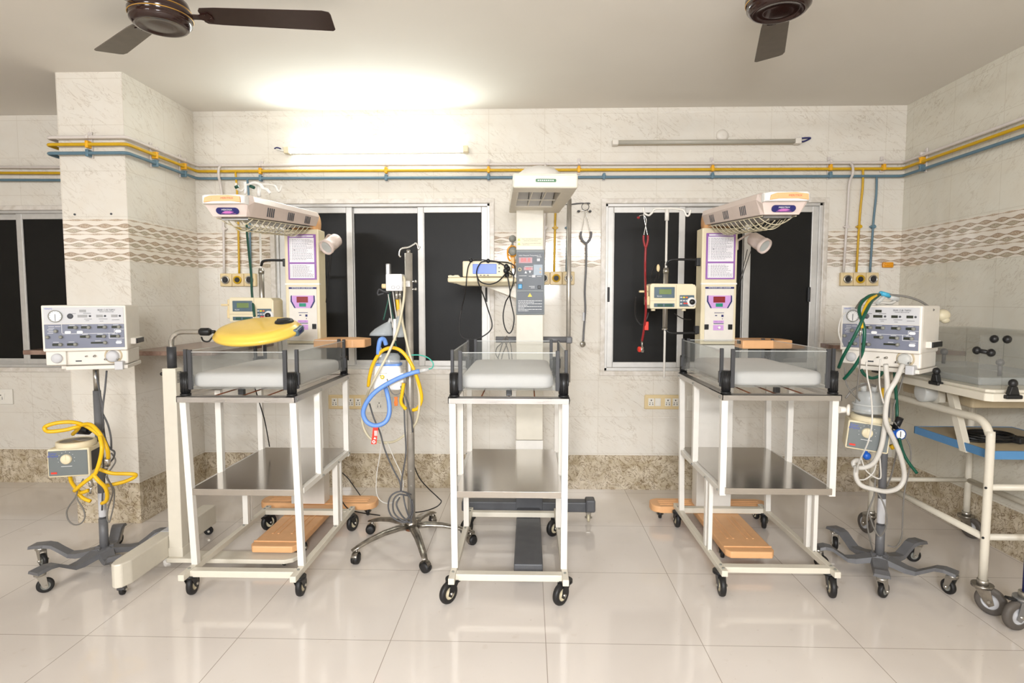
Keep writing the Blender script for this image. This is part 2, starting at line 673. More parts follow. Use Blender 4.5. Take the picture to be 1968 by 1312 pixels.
        return o


def tag(o, label, cat, group=None, kind=None):
    o['label'] = label
    o['category'] = cat
    if group:
        o['group'] = group
    if kind:
        o['kind'] = kind
    return o


def thing(name, label, cat, loc=(0, 0, 0), rz=0.0, group=None):
    o = bpy.data.objects.new(name, None)
    o.empty_display_size = 0.05
    COL.objects.link(o)
    o.location = loc
    o.rotation_euler = (0, 0, rz)
    return tag(o, label, cat, group)


def struct(mb, name, mats, label=None):
    o = mb.build(name, mats)
    o['kind'] = 'structure'
    if label:
        o['label'] = label
    return o


def copy_tree(o, parent=None):
    c = o.copy()
    COL.objects.link(c)
    if parent is not None:
        c.parent = parent
    for ch in list(o.children):
        copy_tree(ch, c)
    return c


def rrect(x0, x1, z0, z1, r, n=5):
    pts = []
    for cx, cz, a0 in ((x1 - r, z0 + r, -90), (x1 - r, z1 - r, 0), (x0 + r, z1 - r, 90), (x0 + r, z0 + r, 180)):
        for k in range(n + 1):
            a = R(a0 + 90 * k / n)
            pts.append((cx + r * math.cos(a), cz + r * math.sin(a)))
    return pts

# ================================================================ ROOM SHELL
m_wall = tile_wall('cream veined wall tile', 0.48 + W)
m_wall_r = tile_wall('cream veined wall tile right', 0.12, (0.98, 0.985, 0.97))
m_wall_l = tile_wall('cream veined wall tile left', 0.2 + W2)
m_pil = tile_wall('cream veined pillar tile', PX + PY - 0.002)
m_floor = floor_mat()
m_ceil = MATS['ceiling paint']

mb = MB(); mb.box(LX, RX, FY, W2 + 0.15, -0.10, 0.0); struct(mb, 'floor', m_floor)
mb = MB(); mb.box(LX, RX, FY, W2 + 0.15, CZ, CZ + 0.10); struct(mb, 'ceiling', m_ceil)

WIN1 = (-1.745, -0.262, 0.832, 1.972)
WIN2 = (0.515, 1.968, 0.826, 1.966)
WIN0 = (-5.0, -2.75, 0.832, 1.945)


def wall_with_hole(mb, x0, x1, y0, y1, z0, z1, hole):
    a, b, c, d = hole
    mb.box(x0, x1, y0, y1, z0, c)
    mb.box(x0, x1, y0, y1, d, z1)
    mb.box(x0, a, y0, y1, c, d)
    mb.box(b, x1, y0, y1, c, d)


mb = MB()
wall_with_hole(mb, PX - 0.1, 0.1, W, W + 0.2, 0, CZ, WIN1)
wall_with_hole(mb, 0.1, RX + 0.2, W, W + 0.2, 0, CZ, WIN2)
struct(mb, 'wall_back', m_wall)
mb = MB()
wall_with_hole(mb, LX, PL + 0.1, W2, W2 + 0.2, 0, CZ, WIN0)
struct(mb, 'wall_recess', m_wall_l)
mb = MB(); mb.box(RX, RX + 0.15, FY, W + 0.0, 0, CZ); struct(mb, 'wall_right', m_wall_r)
mb = MB(); mb.box(LX - 0.15, LX, FY, W2 + 0.2, 0, CZ); struct(mb, 'wall_left', m_wall_l)
mb = MB(); mb.box(LX - 0.15, RX + 0.15, FY - 0.15, FY, 0, CZ); struct(mb, 'wall_front', MATS['plain wall paint'])
mb = MB(); mb.box(PL, PX, PY, W2 + 0.1, 0, CZ); struct(mb, 'wall_pillar', m_pil)


def window(name, hole, y, stiles, label, handles=()):
    a, b, c, d = hole
    root = bpy.data.objects.new(name, None)
    COL.objects.link(root)
    root['kind'] = 'structure'
    root['label'] = label
    t = 0.028
    mb = MB()   # pale marble surround standing a little proud of the tiles
    mb.box(a - t, b + t, y - 0.012, y + 0.10, d - 0.004, d + t, 0.003)
    mb.box(a - t, b + t, y - 0.016, y + 0.10, c - t, c + 0.004, 0.003)
    mb.box(a - t, a + 0.004, y - 0.012, y + 0.10, c, d, 0.003)
    mb.box(b - 0.004, b + t, y - 0.012, y + 0.10, c, d, 0.003)
    mb.build('surround', 'white marble trim', root)
    mb = MB()   # outer aluminium track frame
    mb.box(a, b, y + 0.012, y + 0.10, d - 0.022, d - 0.003, 0.002)
    mb.box(a, b, y + 0.012, y + 0.10, c + 0.003, c + 0.024, 0.002)
    mb.box(a, a + 0.022, y + 0.012, y + 0.10, c, d, 0.002)
    mb.box(b - 0.022, b, y + 0.012, y + 0.10, c, d, 0.002)
    for k in (0.035, 0.06):
        mb.box(a, b, y + k, y + k + 0.003, c + 0.02, c + 0.034)
    mb.build('frame', 'aluminium', root)
    edges = [a + 0.02] + list(stiles) + [b - 0.02]
    for i in range(len(edges) - 1):
        x0, x1 = edges[i], edges[i + 1]
        yy = y + (0.028 if i % 2 == 0 else 0.058)
        s = MB()
        sw = 0.042
        x0o = x0 - (sw / 2 if i > 0 else 0)
        x1o = x1 + (sw / 2 if i < len(edges) - 2 else 0)
        s.box(x0o, x0o + sw, yy, yy + 0.022, c + 0.024, d - 0.022, 0.003)
        s.box(x1o - sw, x1o, yy, yy + 0.022, c + 0.024, d - 0.022, 0.003)
        s.box(x0o + sw, x1o - sw, yy, yy + 0.022, d - 0.062, d - 0.022, 0.003)
        s.box(x0o + sw, x1o - sw, yy, yy + 0.022, c + 0.024, c + 0.062, 0.003)
        s.box(x0o + sw, x0o + sw + 0.004, yy + 0.004, yy + 0.008, c + 0.062, d - 0.062)
        so = s.build('sash', 'aluminium', root)
        g = MB()
        g.box(x0o + sw - 0.004, x1o - sw + 0.004, yy + 0.010, yy + 0.014, c + 0.058, d - 0.058)
        g.build('pane', 'window glass', so)
    for hx in handles:
        h = MB()
        h.cbox((hx, y + 0.026, 1.352), (0.018, 0.01, 0.10), 0.003)
        h.cbox((hx, y + 0.020, 1.352), (0.008, 0.006, 0.07), 0.002)
        h.build('latch', 'black plastic', root)
    return root


window('window_1', WIN1, W, (-1.235, -0.742), 'three-pane sliding aluminium window with black night glass behind the left and centre warmers', (-0.29,))
window('window_2', WIN2, W, (1.038, 1.478), 'three-pane sliding aluminium window with black night glass behind the right warmer', (0.545, 1.90))
window('window_3', WIN0, W2, (-4.35, -3.60), 'sliding aluminium window with black night glass left of the pillar')

# granite ledges in the corners
mb = MB()
mb.prism([(PX, 3.32), (-1.80, 3.32), (-1.775, 3.36), (-1.765, W), (PX, W)], 0.998, 1.024, 'XY', 0.003)
tag(mb.build('granite_ledge', 'brown granite'), 'brown granite wall ledge right of the tiled pillar, behind the yellow lamp', 'ledge')
mb = MB()
mb.prism([(PL, 3.36), (PL, W2), (-2.93, W2), (-2.93, 3.36)], 0.998, 1.024, 'XY', 0.003)
tag(mb.build('granite_ledge', 'brown granite'), 'short brown granite wall ledge on the left side of the tiled pillar', 'ledge')
mb = MB()
mb.prism([(1.97, W), (1.97, 3.90), (RX, 3.44), (RX, W)], 0.998, 1.024, 'XY', 0.003)
tag(mb.build('granite_ledge', 'brown granite'), 'brown granite corner ledge behind the right ventilator', 'ledge')

# ================================================================ GAS PIPES
PZ = {'white': 2.224, 'yellow': 2.184, 'blue': 2.136}
OFF = {'white': 0.030, 'yellow': 0.034, 'blue': 0.034}


def pipe_path(kind):
    z, o = PZ[kind], OFF[kind]
    xl = PL - 0.045
    pts = []

    def bend(p, q, r_, rad=0.03):
        p, q, r_ = Vector(p), Vector(q), Vector(r_)
        a = q + (p - q).normalized() * rad
        b = q + (r_ - q).normalized() * rad
        for t in (0, 0.25, 0.5, 0.75, 1):
            pts.append(a * (1 - t) ** 2 + q * 2 * t * (1 - t) + b * t * t)
    corners = [(LX + 0.01, W2 - o, z + 0.02), (xl, W2 - o, z), (xl, PY - o, z), (PX + o, PY - o, z), (PX + o, W - o, z), (RX - o, W - o, z - 0.010), (RX - o, FY + 0.1, z - 0.004)]
    pts.append(Vector(corners[0]))
    for i in range(1, len(corners) - 1):
        bend(corners[i - 1], corners[i], corners[i + 1])
    pts.append(Vector(corners[-1]))
    return pts


def zpipe(kind, x):
    t = (x - PX) / (RX - PX)
    return PZ[kind] - 0.010 * t


drops = {'white': [(-2.085, 1.49), (0.11, 1.50), (2.113, 1.50)],
         'yellow': [(-1.985, 1.49), (0.178, 1.50), (2.195, 1.50)],
         'blue': [(-1.905, 1.49), (0.262, 1.50), (2.285, 1.50)]}
for kind, rad in (('white', 0.0095), ('yellow', 0.0095), ('blue', 0.0095)):
    mb = MB()
    mb.tube(pipe_path(kind), rad, 10, smooth_path=False)
    y = W - OFF[kind]
    for (x, zb) in drops[kind]:
        zt = zpipe(kind, x)
        if kind == 'white':    # hops in front of the two lower pipes
            mb.tube([(x, y, zt), (x, y - 0.03, zt - 0.03), (x, y - 0.034, zt - 0.08), (x - 0.004, y - 0.004, zt - 0.14), (x, W - 0.02, zt - 0.30), (x - 0.01, W - 0.016, zb)], rad * 0.9, 8)
        else:
            mb.tube([(x, y, zt), (x + 0.004, W - 0.03, zt - 0.12), (x, W - 0.018, zt - 0.3), (x - 0.006, W - 0.014, zb)], rad * 0.75, 8)
        for zc in (1.80,):
            mb.cyl((x, W - 0.03, zc), (x, W - 0.002, zc), 0.013, seg=10)
            mb.cbox((x, W - 0.012, zc), (0.04, 0.018, 0.010), 0.003)
    o = mb.build(kind + '_gas_pipe', 'pipe ' + kind)
    tag(o, {'white': 'thin white gas pipe running along the walls, topmost of the three',
            'yellow': 'yellow gas pipe running along the walls between the white and blue ones',
            'blue': 'blue-grey gas pipe running along the walls, lowest of the three'}[kind], 'pipe')


def clamp(label, loc, rz, kinds=('white', 'yellow', 'blue')):
    z0 = PZ['yellow']
    root = thing('pipe_clamp', label, 'clamp', (loc[0], loc[1], 0), rz, 'clamps holding the gas pipes')
    mb = MB()
    zt = PZ['white'] + 0.035 if 'white' in kinds else PZ['blue'] + 0.02
    zb = PZ['blue'] - 0.025 if 'blue' in kinds else PZ['yellow'] - 0.03
    mb.box(-0.011, 0.011, -0.012, -0.001, zb, zt, 0.003)
    mb.cyl((0, -0.016, zt - 0.01), (0, -0.01, zt - 0.01), 0.004, seg=8)
    mb.build('bracket', 'pipe white', root)
    for k, z, m in (('white', PZ['white'], 'pipe white'), ('yellow', PZ['yellow'], 'clamp yellow'), ('blue', PZ['blue'], 'pipe blue')):
        if k not in kinds:
            continue
        mb = MB()
        hh = 0.012 if k == 'white' else 0.024
        mb.box(-0.009, 0.009, -0.046, -0.012, z - hh * 0.85, z + hh * 0.85, 0.004)
        mb.box(-0.014, 0.014, -0.038, -0.028, z - hh * 0.35, z + hh * 0.35, 0.003)
        mb.cyl((0, -0.052, z + hh * 0.6), (0, -0.04, z + hh * 0.6), 0.003, seg=8)
        mb.build('saddle', m, root)
    return root


clamp('pipe clamp left of the lit tube lamp, above the left warmer head', (-1.815, W), 0)
clamp('pipe clamp below the middle of the lit tube lamp', (-0.96, W), 0)
clamp('pipe clamp at the right end of the lit tube lamp', (-0.27, W), 0)
clamp('yellow and white pipe clamp right of the centre warmer hood', (0.333, W), 0, ('white', 'yellow'))
clamp('small blue pipe clamp above the left edge of the right window', (0.50, W), 0, ('blue',))
clamp('pipe clamp below the unlit tube lamp', (1.215, W), 0)
clamp('pipe clamp below the right end cap of the unlit tube lamp', (1.985, W), 0)
clamp('yellow and white pipe clamp nearest the right corner of the back wall', (2.33, W), 0, ('white', 'yellow'))
clamp('pipe clamp on the right side wall', (RX, 3.86), -PI / 2)
clamp('pipe clamp on the front face of the pillar', (-2.472, PY), 0)
clamp('pipe clamp on the pillar side, nearer the pillar edge', (PX, 3.60), PI / 2)
clamp('pipe clamp on the pillar side, nearer the back wall', (PX, 3.90), PI / 2)


def gas_panel(x0, z0, label, n=3):
    root = thing('gas_outlet_panel', label, 'gas outlet', (x0, W, z0), 0, 'gas outlet panels on the back wall')
    for i in range(n):
        mb = MB()
        mb.box(i * 0.083, i * 0.083 + 0.081, -0.032, -0.001, -0.044, 0.044, 0.005)
        o = mb.build('outlet_box', 'beige plastic', root)
        cx = i * 0.083 + 0.0405
        mb = MB()
        mb.lathe([(0.028, 0.032), (0.028, 0.042), (0.022, 0.046), (0.020, 0.040), (0.016, 0.038)], (cx, 0, 0), '-Y', 20)
        mb.build('socket_ring', ('steel', 'pipe yellow', 'steel')[i], o)
        mb = MB()
        mb.cyl((cx, -0.030, 0), (cx, -0.043, 0), 0.0165, seg=16)
        mb.build('socket_hole', 'black rubber', o)
    return root


gas_panel(-2.118, 1.452, 'row of three beige gas outlets on the wall left of the left warmer')
gas_panel(0.062, 1.462, 'row of three beige gas outlets behind the centre warmer column')
gas_panel(2.082, 1.453, 'row of three beige gas outlets above the right ventilator')

mb = MB()
mb.box(2.36, 2.43, W - 0.02, W - 0.001, 1.53, 1.566, 0.006)
mb.box(2.37, 2.42, W - 0.026, W - 0.018, 1.54, 1.556, 0.004)
tag(mb.build('wall_tag', 'amber plastic'), 'small orange plate on the wall above the right gas outlets', 'wall plate')


def switchboard(x0, z0, label):
    root = thing('switchboard', label, 'electrical socket', (x0, W, z0), 0, 'cream switchboards under the windows')
    mb = MB(); mb.box(0, 0.262, -0.014, -0.001, -0.05, 0.05, 0.006)
    for sx, sz in ((0.012, 0), (0.125, 0.04), (0.125, -0.04), (0.25, 0.0)):
        mb.cyl((sx, -0.017, sz), (sx, -0.012, sz), 0.003, seg=8)
    mb.build('plate', 'beige plastic', root)
    for k, (cx, sw) in enumerate(((0.045, 0), (0.09, 1), (0.158, 0), (0.21, 0))):
        mb = MB()
        mb.box(cx - 0.020, cx + 0.020, -0.019, -0.013, -0.027, 0.027, 0.002)
        if sw:
            mb.box(cx - 0.014, cx + 0.014, -0.023, -0.018, -0.022, 0.022, 0.002)
        mod = mb.build('switch' if sw else 'socket', 'switch plate', root)
        if not sw:
            mb = MB()
            for dx, dz, r in ((0, 0.014, 0.0045), (-0.009, -0.004, 0.003), (0.009, -0.004, 0.003), (-0.010, -0.015, 0.0035), (0.010, -0.015, 0.0035)):
                mb.cyl((cx + dx, -0.0205, dz), (cx + dx, -0.0185, dz), r, seg=8)
            mb.build('socket_holes', 'black plastic', mod)
    return root


switchboard(-1.392, 0.607, 'cream switchboard with sockets below the left window, right of the left cart')
switchboard(0.795, 0.617, 'cream switchboard with sockets below the right window, left of the right cart')


def small_socket(x, y, z, label, w_=0.1):
    root = thing('wall_socket', label, 'electrical socket', (x, y, z))
    mb = MB(); mb.box(-w_ / 2, w_ / 2, -0.012, -0.001, -0.055, 0.055, 0.004)
    mb.box(-0.026, 0.026, -0.017, -0.011, -0.028, 0.028, 0.003)
    mb.build('plate', 'switch plate', root)
    mb = MB()
    for dx, dz, r in ((0, 0.012, 0.004), (-0.010, -0.003, 0.0028), (0.010, -0.003, 0.0028), (-0.010, -0.014, 0.0035), (0.010, -0.014, 0.0035)):
        mb.cyl((dx, -0.0185, dz), (dx, -0.0165, dz), r, seg=8)
    mb.build('socket_holes', 'black plastic', root)
    return root


small_socket(-3.765, W2, 0.625, 'white wall socket below the window left of the pillar', 0.16)
small_socket(-1.035, W, 0.590, 'white wall socket behind the hanging blue hose', 0.18)
small_socket(1.135, W, 0.610, 'small wall socket behind the right cart legs', 0.1)

# black screws/holes left in the pillar tiles
mb = MB()
for (px, py) in ((144, 412), (214, 411)):
    q = P(px, py, PY)
    mb.cyl((q.x, PY - 0.004, q.z), (q.x, PY + 0.002, q.z), 0.006, seg=8)
tag(mb.build('wall_plug_holes', 'ink dark'), 'pair of old screw plugs in the pillar above the tile band', 'wall plug', kind='stuff')

# ================================================================ TUBE LAMPS
lit = thing('tube_lamp', 'lit white tube lamp mounted high on the back wall', 'tube lamp', (-1.02, W, 2.312))
mb = MB()
mb.box(-0.62, 0.62, -0.035, -0.001, -0.012, 0.022, 0.004)
mb.build('batten', 'white plastic', lit)
mb = MB(); mb.cyl((-0.595, -0.055, 0), (0.595, -0.055, 0), 0.015, seg=16); mb.build('tube', 'tube lit', lit)
for sx in (-1, 1):
    mb = MB(); mb.box(sx * 0.60 - 0.018, sx * 0.60 + 0.018, -0.075, -0.02, -0.020, 0.022, 0.005); mb.build('end_holder', 'cream plastic', lit)
mb = MB(); mb.tube([(-0.61, -0.03, 0.0), (-0.66, -0.02, 0.012), (-0.69, -0.01, 0.022)], 0.005, 8); mb.build('power_lead', 'white plastic', lit)
mb = MB(); mb.tube([(-0.66, -0.012, 0.024), (-0.685, -0.012, 0.032), (-0.705, -0.008, 0.026)], 0.004, 8); mb.build('wire_end', 'navy', lit)
off = thing('tube_lamp', 'unlit grey tube lamp on the back wall above the right window', 'tube lamp', (1.165, W, 2.352))
mb = MB()
mb.box(-0.60, 0.60, -0.03, -0.001, -0.010, 0.020, 0.004)
mb.build('batten', 'beige band', off)
mb = MB(); mb.cyl((-0.585, -0.045, 0), (0.585, -0.045, 0), 0.014, seg=16); mb.build('tube', 'tube off', off)
for sx in (-1, 1):
    mb = MB(); mb.box(sx * 0.595 - 0.02, sx * 0.595 + 0.02, -0.065, -0.015, -0.018, 0.020, 0.006); mb.build('end_holder', 'offwhite plastic', off)
mb = MB(); mb.tube([(0.60, -0.02, 0.008), (0.64, -0.02, 0.004), (0.68, -0.012, 0.02), (0.69, -0.012, 0.03), (0.64, -0.012, 0.028), (0.60, -0.015, 0.018)], 0.005, 8); mb.build('wire_end', 'navy', off)

mb = MB()
mb.lathe([(0, 0.020), (0.022, 0.020), (0.036, 0.014), (0.041, 0.004), (0.041, 0)], (1.283, W, 2.402), '-Y', 28)
mb.cyl((1.285, W - 0.024, 2.404), (1.285, W - 0.018, 2.404), 0.005, seg=8)
tag(mb.build('ceiling_rose', 'offwhite plastic'), 'round white wall cover above the unlit tube lamp', 'wall fitting')
mb = MB()
mb.lathe([(0, 0.010), (0.02, 0.010), (0.03, 0.004), (0.03, 0)], (-1.03, W, 2.40), '-Y', 24)
mb.cyl((-1.03, W - 0.013, 2.40), (-1.03, W - 0.008, 2.40), 0.004, seg=8)
tag(mb.build('wall_plate', 'offwhite plastic'), 'small round white wall cover above the lit tube lamp', 'wall fitting')

# ================================================================ CEILING FANS


def fan(loc, angs, label, worn):  # last argument lists the blades given the paler colour
    root = thing('ceiling_fan', label, 'ceiling fan', loc, 0, 'brown ceiling fans')
    mb = MB()
    mb.lathe([(0, -0.052), (0.05, -0.052), (0.075, -0.048), (0.085, -0.054), (0.098, -0.052), (0.112, -0.036), (0.113, -0.028), (0.108, -0.024), (0.116, -0.016), (0.118, 0.0), (0.112, 0.010), (0.106, 0.014), (0.108, 0.022), (0.10, 0.045), (0.07, 0.062), (0.03, 0.07), (0, 0.07)], seg=48)
    hub = mb.build('motor', 'fan enamel', root)
    mb = MB()
    for (r, z) in ((0.1155, -0.0155), (0.1095, 0.014)):
        mb.lathe([(r, z - 0.0018), (r + 0.0025, z), (r, z + 0.0018)], seg=48)
    mb.build('gold_ring', 'gold paint', hub)
    mb = MB()
    mb.cyl((0, 0, 0.06), (0, 0, CZ - loc[2] - 0.03), 0.012, seg=12)
    mb.build('down_rod', 'fan enamel', root)
    mb = MB()
    mb.lathe([(0.015, CZ - loc[2] - 0.06), (0.05, CZ - loc[2] - 0.02), (0.055, CZ - loc[2])], seg=24)
    mb.build('canopy', 'fan enamel', root)
    for k in range(3):
        a, bl_len = angs[k]
        bl = MB()
        X = Matrix.Rotation(a, 4, 'Z')
        bl.X = X @ Matrix.Translation((0, 0, -0.004)) @ Matrix.Rotation(R(-9), 4, 'X')
        poly = [(0.155, -0.035), (0.165, -0.050), (0.22, -0.056), (bl_len - 0.03, -0.068), (bl_len - 0.005, -0.060), (bl_len, -0.045), (bl_len, 0.050), (bl_len - 0.01, 0.060), (0.22, 0.050), (0.165, 0.045), (0.155, 0.034)]
        bl.prism(poly, -0.002, 0.002, 'XY')
        b = bl.build('blade', 'fan blade pale' if k in worn else 'fan blade enamel', root)
        br = MB()
        br.X = X @ Matrix.Translation((0, 0, -0.004)) @ Matrix.Rotation(R(-9), 4, 'X')
        br.prism([(0.09, -0.014), (0.15, -0.014), (0.19, -0.03), (0.20, -0.012), (0.20, 0.012), (0.19, 0.03), (0.15, 0.014), (0.09, 0.014)], -0.007, -0.002, 'XY')
        for (bx, by) in ((0.175, -0.018), (0.175, 0.018), (0.192, 0)):
            br.cyl((bx, by, -0.010), (bx, by, -0.006), 0.004, seg=8)
        br.build('blade_arm', 'fan enamel', b)
    return root


h1 = P(309, 26, 2.42)
fan((h1.x, h1.y, h1.z), ((R(7), 0.67), (R(143), 0.58), (R(250), 0.62)), 'brown ceiling fan at the left with its long blade pointing right', (1,))
h2 = P(1497, -4, 2.32)
fan((h2.x, h2.y, h2.z), ((R(72), 0.58), (R(192), 0.62), (R(312), 0.62)), 'brown ceiling fan at the right with one blade pointing to the back wall', (0,))

# ================================================================ CASTERS (parts)


def caster(root, x, y, r, wid, top, ang, tyre='black rubber', hub='cream plastic', fork='black plastic', name='caster', trail=0.6, world=False):
    """swivel caster whose wheel touches z=0; fork pivot at x,y; wheel trails along ang"""
    off = r * trail
    X = Matrix.Translation((x, y, 0)) @ Matrix.Rotation(ang, 4, 'Z')
    mb = MB(); mb.X = X
    mb.cyl((0, 0, top - 0.012), (0, 0, top), 0.7 * r, seg=16)
    mb.box(-0.42 * r, 0.60 * r, -wid * 0.5 - 0.006, wid * 0.5 + 0.006, top - 0.020, top - 0.010, 0.002)
    for s in (-1, 1):
        yy = s * (wid * 0.5 + 0.004)
        mb.prism([(-0.42 * r, top - 0.014), (0.60 * r, top - 0.014), (off + 0.30 * r, r * 0.85), (off, r * 0.62), (off - 0.32 * r, r * 0.9)], yy - 0.0015, yy + 0.0015, 'XZ')
    o = mb.build(name, fork, root)
    mb = MB(); mb.X = X
    h = wid / 2
    mb.lathe([(r * 0.55, -h * 0.9), (r * 0.80, -h), (r * 0.94, -h * 0.8), (r, -h * 0.3), (r, h * 0.3), (r * 0.94, h * 0.8), (r * 0.80, h), (r * 0.55, h * 0.9)], (off, 0, r), 'Y', 32)
    mb.build('wheel', tyre, o)
    mb = MB(); mb.X = X
    mb.lathe([(0, -h * 0.95), (r * 0.18, -h * 0.95), (r * 0.24, -h * 0.6), (r * 0.52, -h * 0.6), (r * 0.58, -h * 0.93), (r * 0.58, h * 0.93), (r * 0.52, h * 0.6), (r * 0.24, h * 0.6), (r * 0.18, h * 0.95), (0, h * 0.95)], (off, 0, r), 'Y', 24)
    mb.build('hub', hub, o)
    mb = MB(); mb.X = X
    mb.cyl((off, -h - 0.012, r), (off, h + 0.012, r), 0.006, seg=10)
    mb.build('axle', 'steel', o)
    return o


# ================================================================ BASSINET CARTS
def make_cart(label, xc, y0, rz, mat_off=0.0, mw=0.41):
    """square-tube cart; local y runs from the full-leg end (0) to the open end (0.88)"""
    root = thing('bassinet_cart', label, 'cart', (xc, y0, 0), rz, 'newborn bassinet carts')
    hw = 0.2575
    T = 0.027
    mb = MB()
    for s in (-1, 1):
        mb.box(s * hw - (T if s > 0 else 0), s * hw + (0 if s > 0 else T), 0.0, 0.88, 0.103, 0.130, 0.002)
    mb.box(-hw + T, hw - T, 0.045, 0.085, 0.100, 0.129, 0.002)
    mb.box(-hw + T, hw - T, 0.80, 0.84, 0.103, 0.129, 0.002)
    mb.build('base_frame', 'cream paint', root)
    mb = MB()
    for s in (-1, 1):
        for yy in (0.065, 0.11, 0.57, 0.66, 0.82, 0.855):
            mb.cyl((s * (hw - T / 2), yy, 0.129), (s * (hw - T / 2), yy, 0.134), 0.006, seg=8)
        for yy in (0.07, 0.36, 0.79):
            mb.cyl((s * (hw - 0.001), yy, 0.887), (s * (hw + 0.004), yy, 0.887), 0.005, seg=8)
        for yy in (0.37, 0.79, 0.60):
            mb.cyl((s * (hw - 0.001), yy, 0.465), (s * (hw + 0.004), yy, 0.465), 0.005, seg=8)
    mb.build('bolts', 'knob grey', root)

    def post(name, s, ya, za, yb, zb, w_=T):
        x0 = s * (hw - 0.003) - (w_ if s > 0 else 0)
        x1 = x0 + w_
        h = w_ / 2
        m = MB()
        m.loft([[(x0, ya - h, za), (x1, ya - h, za), (x1, ya + h, za), (x0, ya + h, za)], [(x0, yb - h, zb), (x1, yb - h, zb), (x1, yb + h, zb), (x0, yb + h, zb)]], smooth=False)
        return m.build(name, 'white paint', root)
    for s in (-1, 1):
        post('leg', s, 0.115, 0.131, 0.070, 0.888)
        post('leg', s, 0.600, 0.131, 0.600, 0.455)
        post('leg', s, 0.655, 0.131, 0.655, 0.455, 0.018)
        post('upright', s, 0.360, 0.458, 0.360, 0.882)
        post('upright', s, 0.800, 0.445, 0.800, 0.882)
    for s in (-1, 1):   # shelf side rails
        mb = MB()
        x0 = s * hw - (T if s > 0 else 0) - s * 0.004
        mb.box(x0, x0 + T, 0.13, 0.79, 0.452, 0.478, 0.002)
        mb.build('shelf_rail', 'white paint', root)
    mb = MB()
    mb.box(-hw + 0.024, hw - 0.024, 0.085, 0.825, 0.480, 0.483)
    mb.box(-hw + 0.024, hw - 0.024, 0.084, 0.087, 0.455, 0.483, 0.001)
    mb.box(-hw + 0.024, hw - 0.024, 0.823, 0.826, 0.455, 0.483, 0.001)
    mb.build('shelf', 'stainless sheet', root)
    # stainless top angle frame
    mb = MB()
    ya, yb = 0.04, 0.83
    for s in (-1, 1):
        xo = s * hw
        mb.box(min(xo, xo - s * 0.003), max(xo, xo - s * 0.003), ya, yb, 0.876, 0.902)
        mb.box(min(xo, xo - s * 0.040), max(xo, xo - s * 0.040), ya, yb, 0.899, 0.902)
    mb.box(-hw, hw, ya, ya + 0.003, 0.876, 0.902)
    mb.box(-hw, hw, ya, ya + 0.040, 0.8985, 0.9015)
    mb.box(-hw, hw, yb - 0.003, yb, 0.876, 0.902)
    mb.box(-hw, hw, yb - 0.040, yb, 0.8985, 0.9015)
    mb.build('top_frame', 'stainless angle', root)
    mb = MB()
    for xx in (-0.12, 0.0, 0.11):
        mb = MB()
        mb.cyl((xx, ya + 0.03, 0.896), (xx, yb - 0.03, 0.896), 0.003, seg=8)
        mb.build('support_rod', 'rust', root)
    # tray with stand-offs, mattress
    mb = MB()
    mb.box(-0.215, 0.215, ya + 0.05, yb - 0.05, 0.927, 0.932, 0.002)
    tray = mb.build('tray', 'clear acrylic', root)
    for (px_, py_) in ((0.0, ya + 0.06), (0.0, yb - 0.06)):
        mb = MB()
        mb.box(px_ - 0.012, px_ + 0.012, py_ - 0.012, py_ + 0.012, 0.902, 0.927, 0.002)
        mb.build('stand_off', 'black plastic', tray)
    # corner posts with clip channels
    for sx in (-1, 1):
        for (yy, sy) in ((ya + 0.032, -1), (yb - 0.032, 1)):
            m = MB()
            cx = sx * (hw - 0.024)
            m.cyl((cx, yy, 0.902), (cx, yy, 1.004), 0.0185, seg=24)
            m.cyl((cx, yy, 0.902), (cx, yy, 0.910), 0.022, seg=24)
            for k in range(10):
                a = k * PI / 5
                m.cyl((cx + 0.0185 * math.cos(a), yy + 0.0185 * math.sin(a), 0.915), (cx + 0.0185 * math.cos(a), yy + 0.0185 * math.sin(a), 0.998), 0.0022, seg=6)
            m.box(cx - sx * 0.034, cx - sx * 0.010, yy - 0.010, yy + 0.010, 0.940, 0.992, 0.003)
            m.box(cx - 0.012 + sx * 0.006, cx + 0.012 + sx * 0.006, yy - sy * 0.036, yy - sy * 0.012, 0.940, 0.992, 0.003)
            p = m.build('corner_post', 'black plastic', root)
            m = MB()   # channel gripping the end panel
            m.box(cx - sx * 0.026 - 0.0085, cx - sx * 0.026 + 0.0085, yy + sy * 0.004 - 0.007, yy + sy * 0.004 + 0.007, 0.928, 1.100, 0.002)
            m.build('panel_channel', 'dark channel', p)
            m = MB()   # channel gripping the side panel
            m.box(cx + sx * 0.012 - 0.007, cx + sx * 0.012 + 0.007, yy - sy * 0.030 - 0.0085, yy - sy * 0.030 + 0.0085, 0.928, 1.100, 0.002)
            m.box(cx + sx * 0.018 - 0.006, cx + sx * 0.018 + 0.006, yy - sy * 0.030 - 0.008, yy - sy * 0.030 + 0.008, 0.945, 0.998, 0.002)
            m.build('panel_channel', 'dark channel', p)
    px_ = hw - 0.024 - 0.026 - 0.006
    for yy in (ya + 0.028, yb - 0.028):
        m = MB(); m.box(-px_, px_, yy - 0.0025, yy + 0.0025, 0.930, 1.092)
        pp = m.build('end_panel', 'clear acrylic', root)
        m = MB(); m.box(-px_, px_, yy - 0.0027, yy + 0.0027, 1.0895, 1.0925); m.build('panel_edge_highlight', 'frosted clear', pp)  # pale strip painting the bright highlight along the panel's top edge
    for s in (-1, 1):
        xx = s * (hw - 0.012)
        m = MB(); m.box(xx - 0.0025, xx + 0.0025, ya + 0.066, yb - 0.066, 0.930, 1.092)
        pp = m.build('side_panel', 'clear acrylic', root)
        m = MB(); m.box(xx - 0.0027, xx + 0.0027, ya + 0.066, yb - 0.066, 1.0895, 1.0925); m.build('panel_edge_highlight', 'frosted clear', pp)  # same painted edge highlight on the side panels
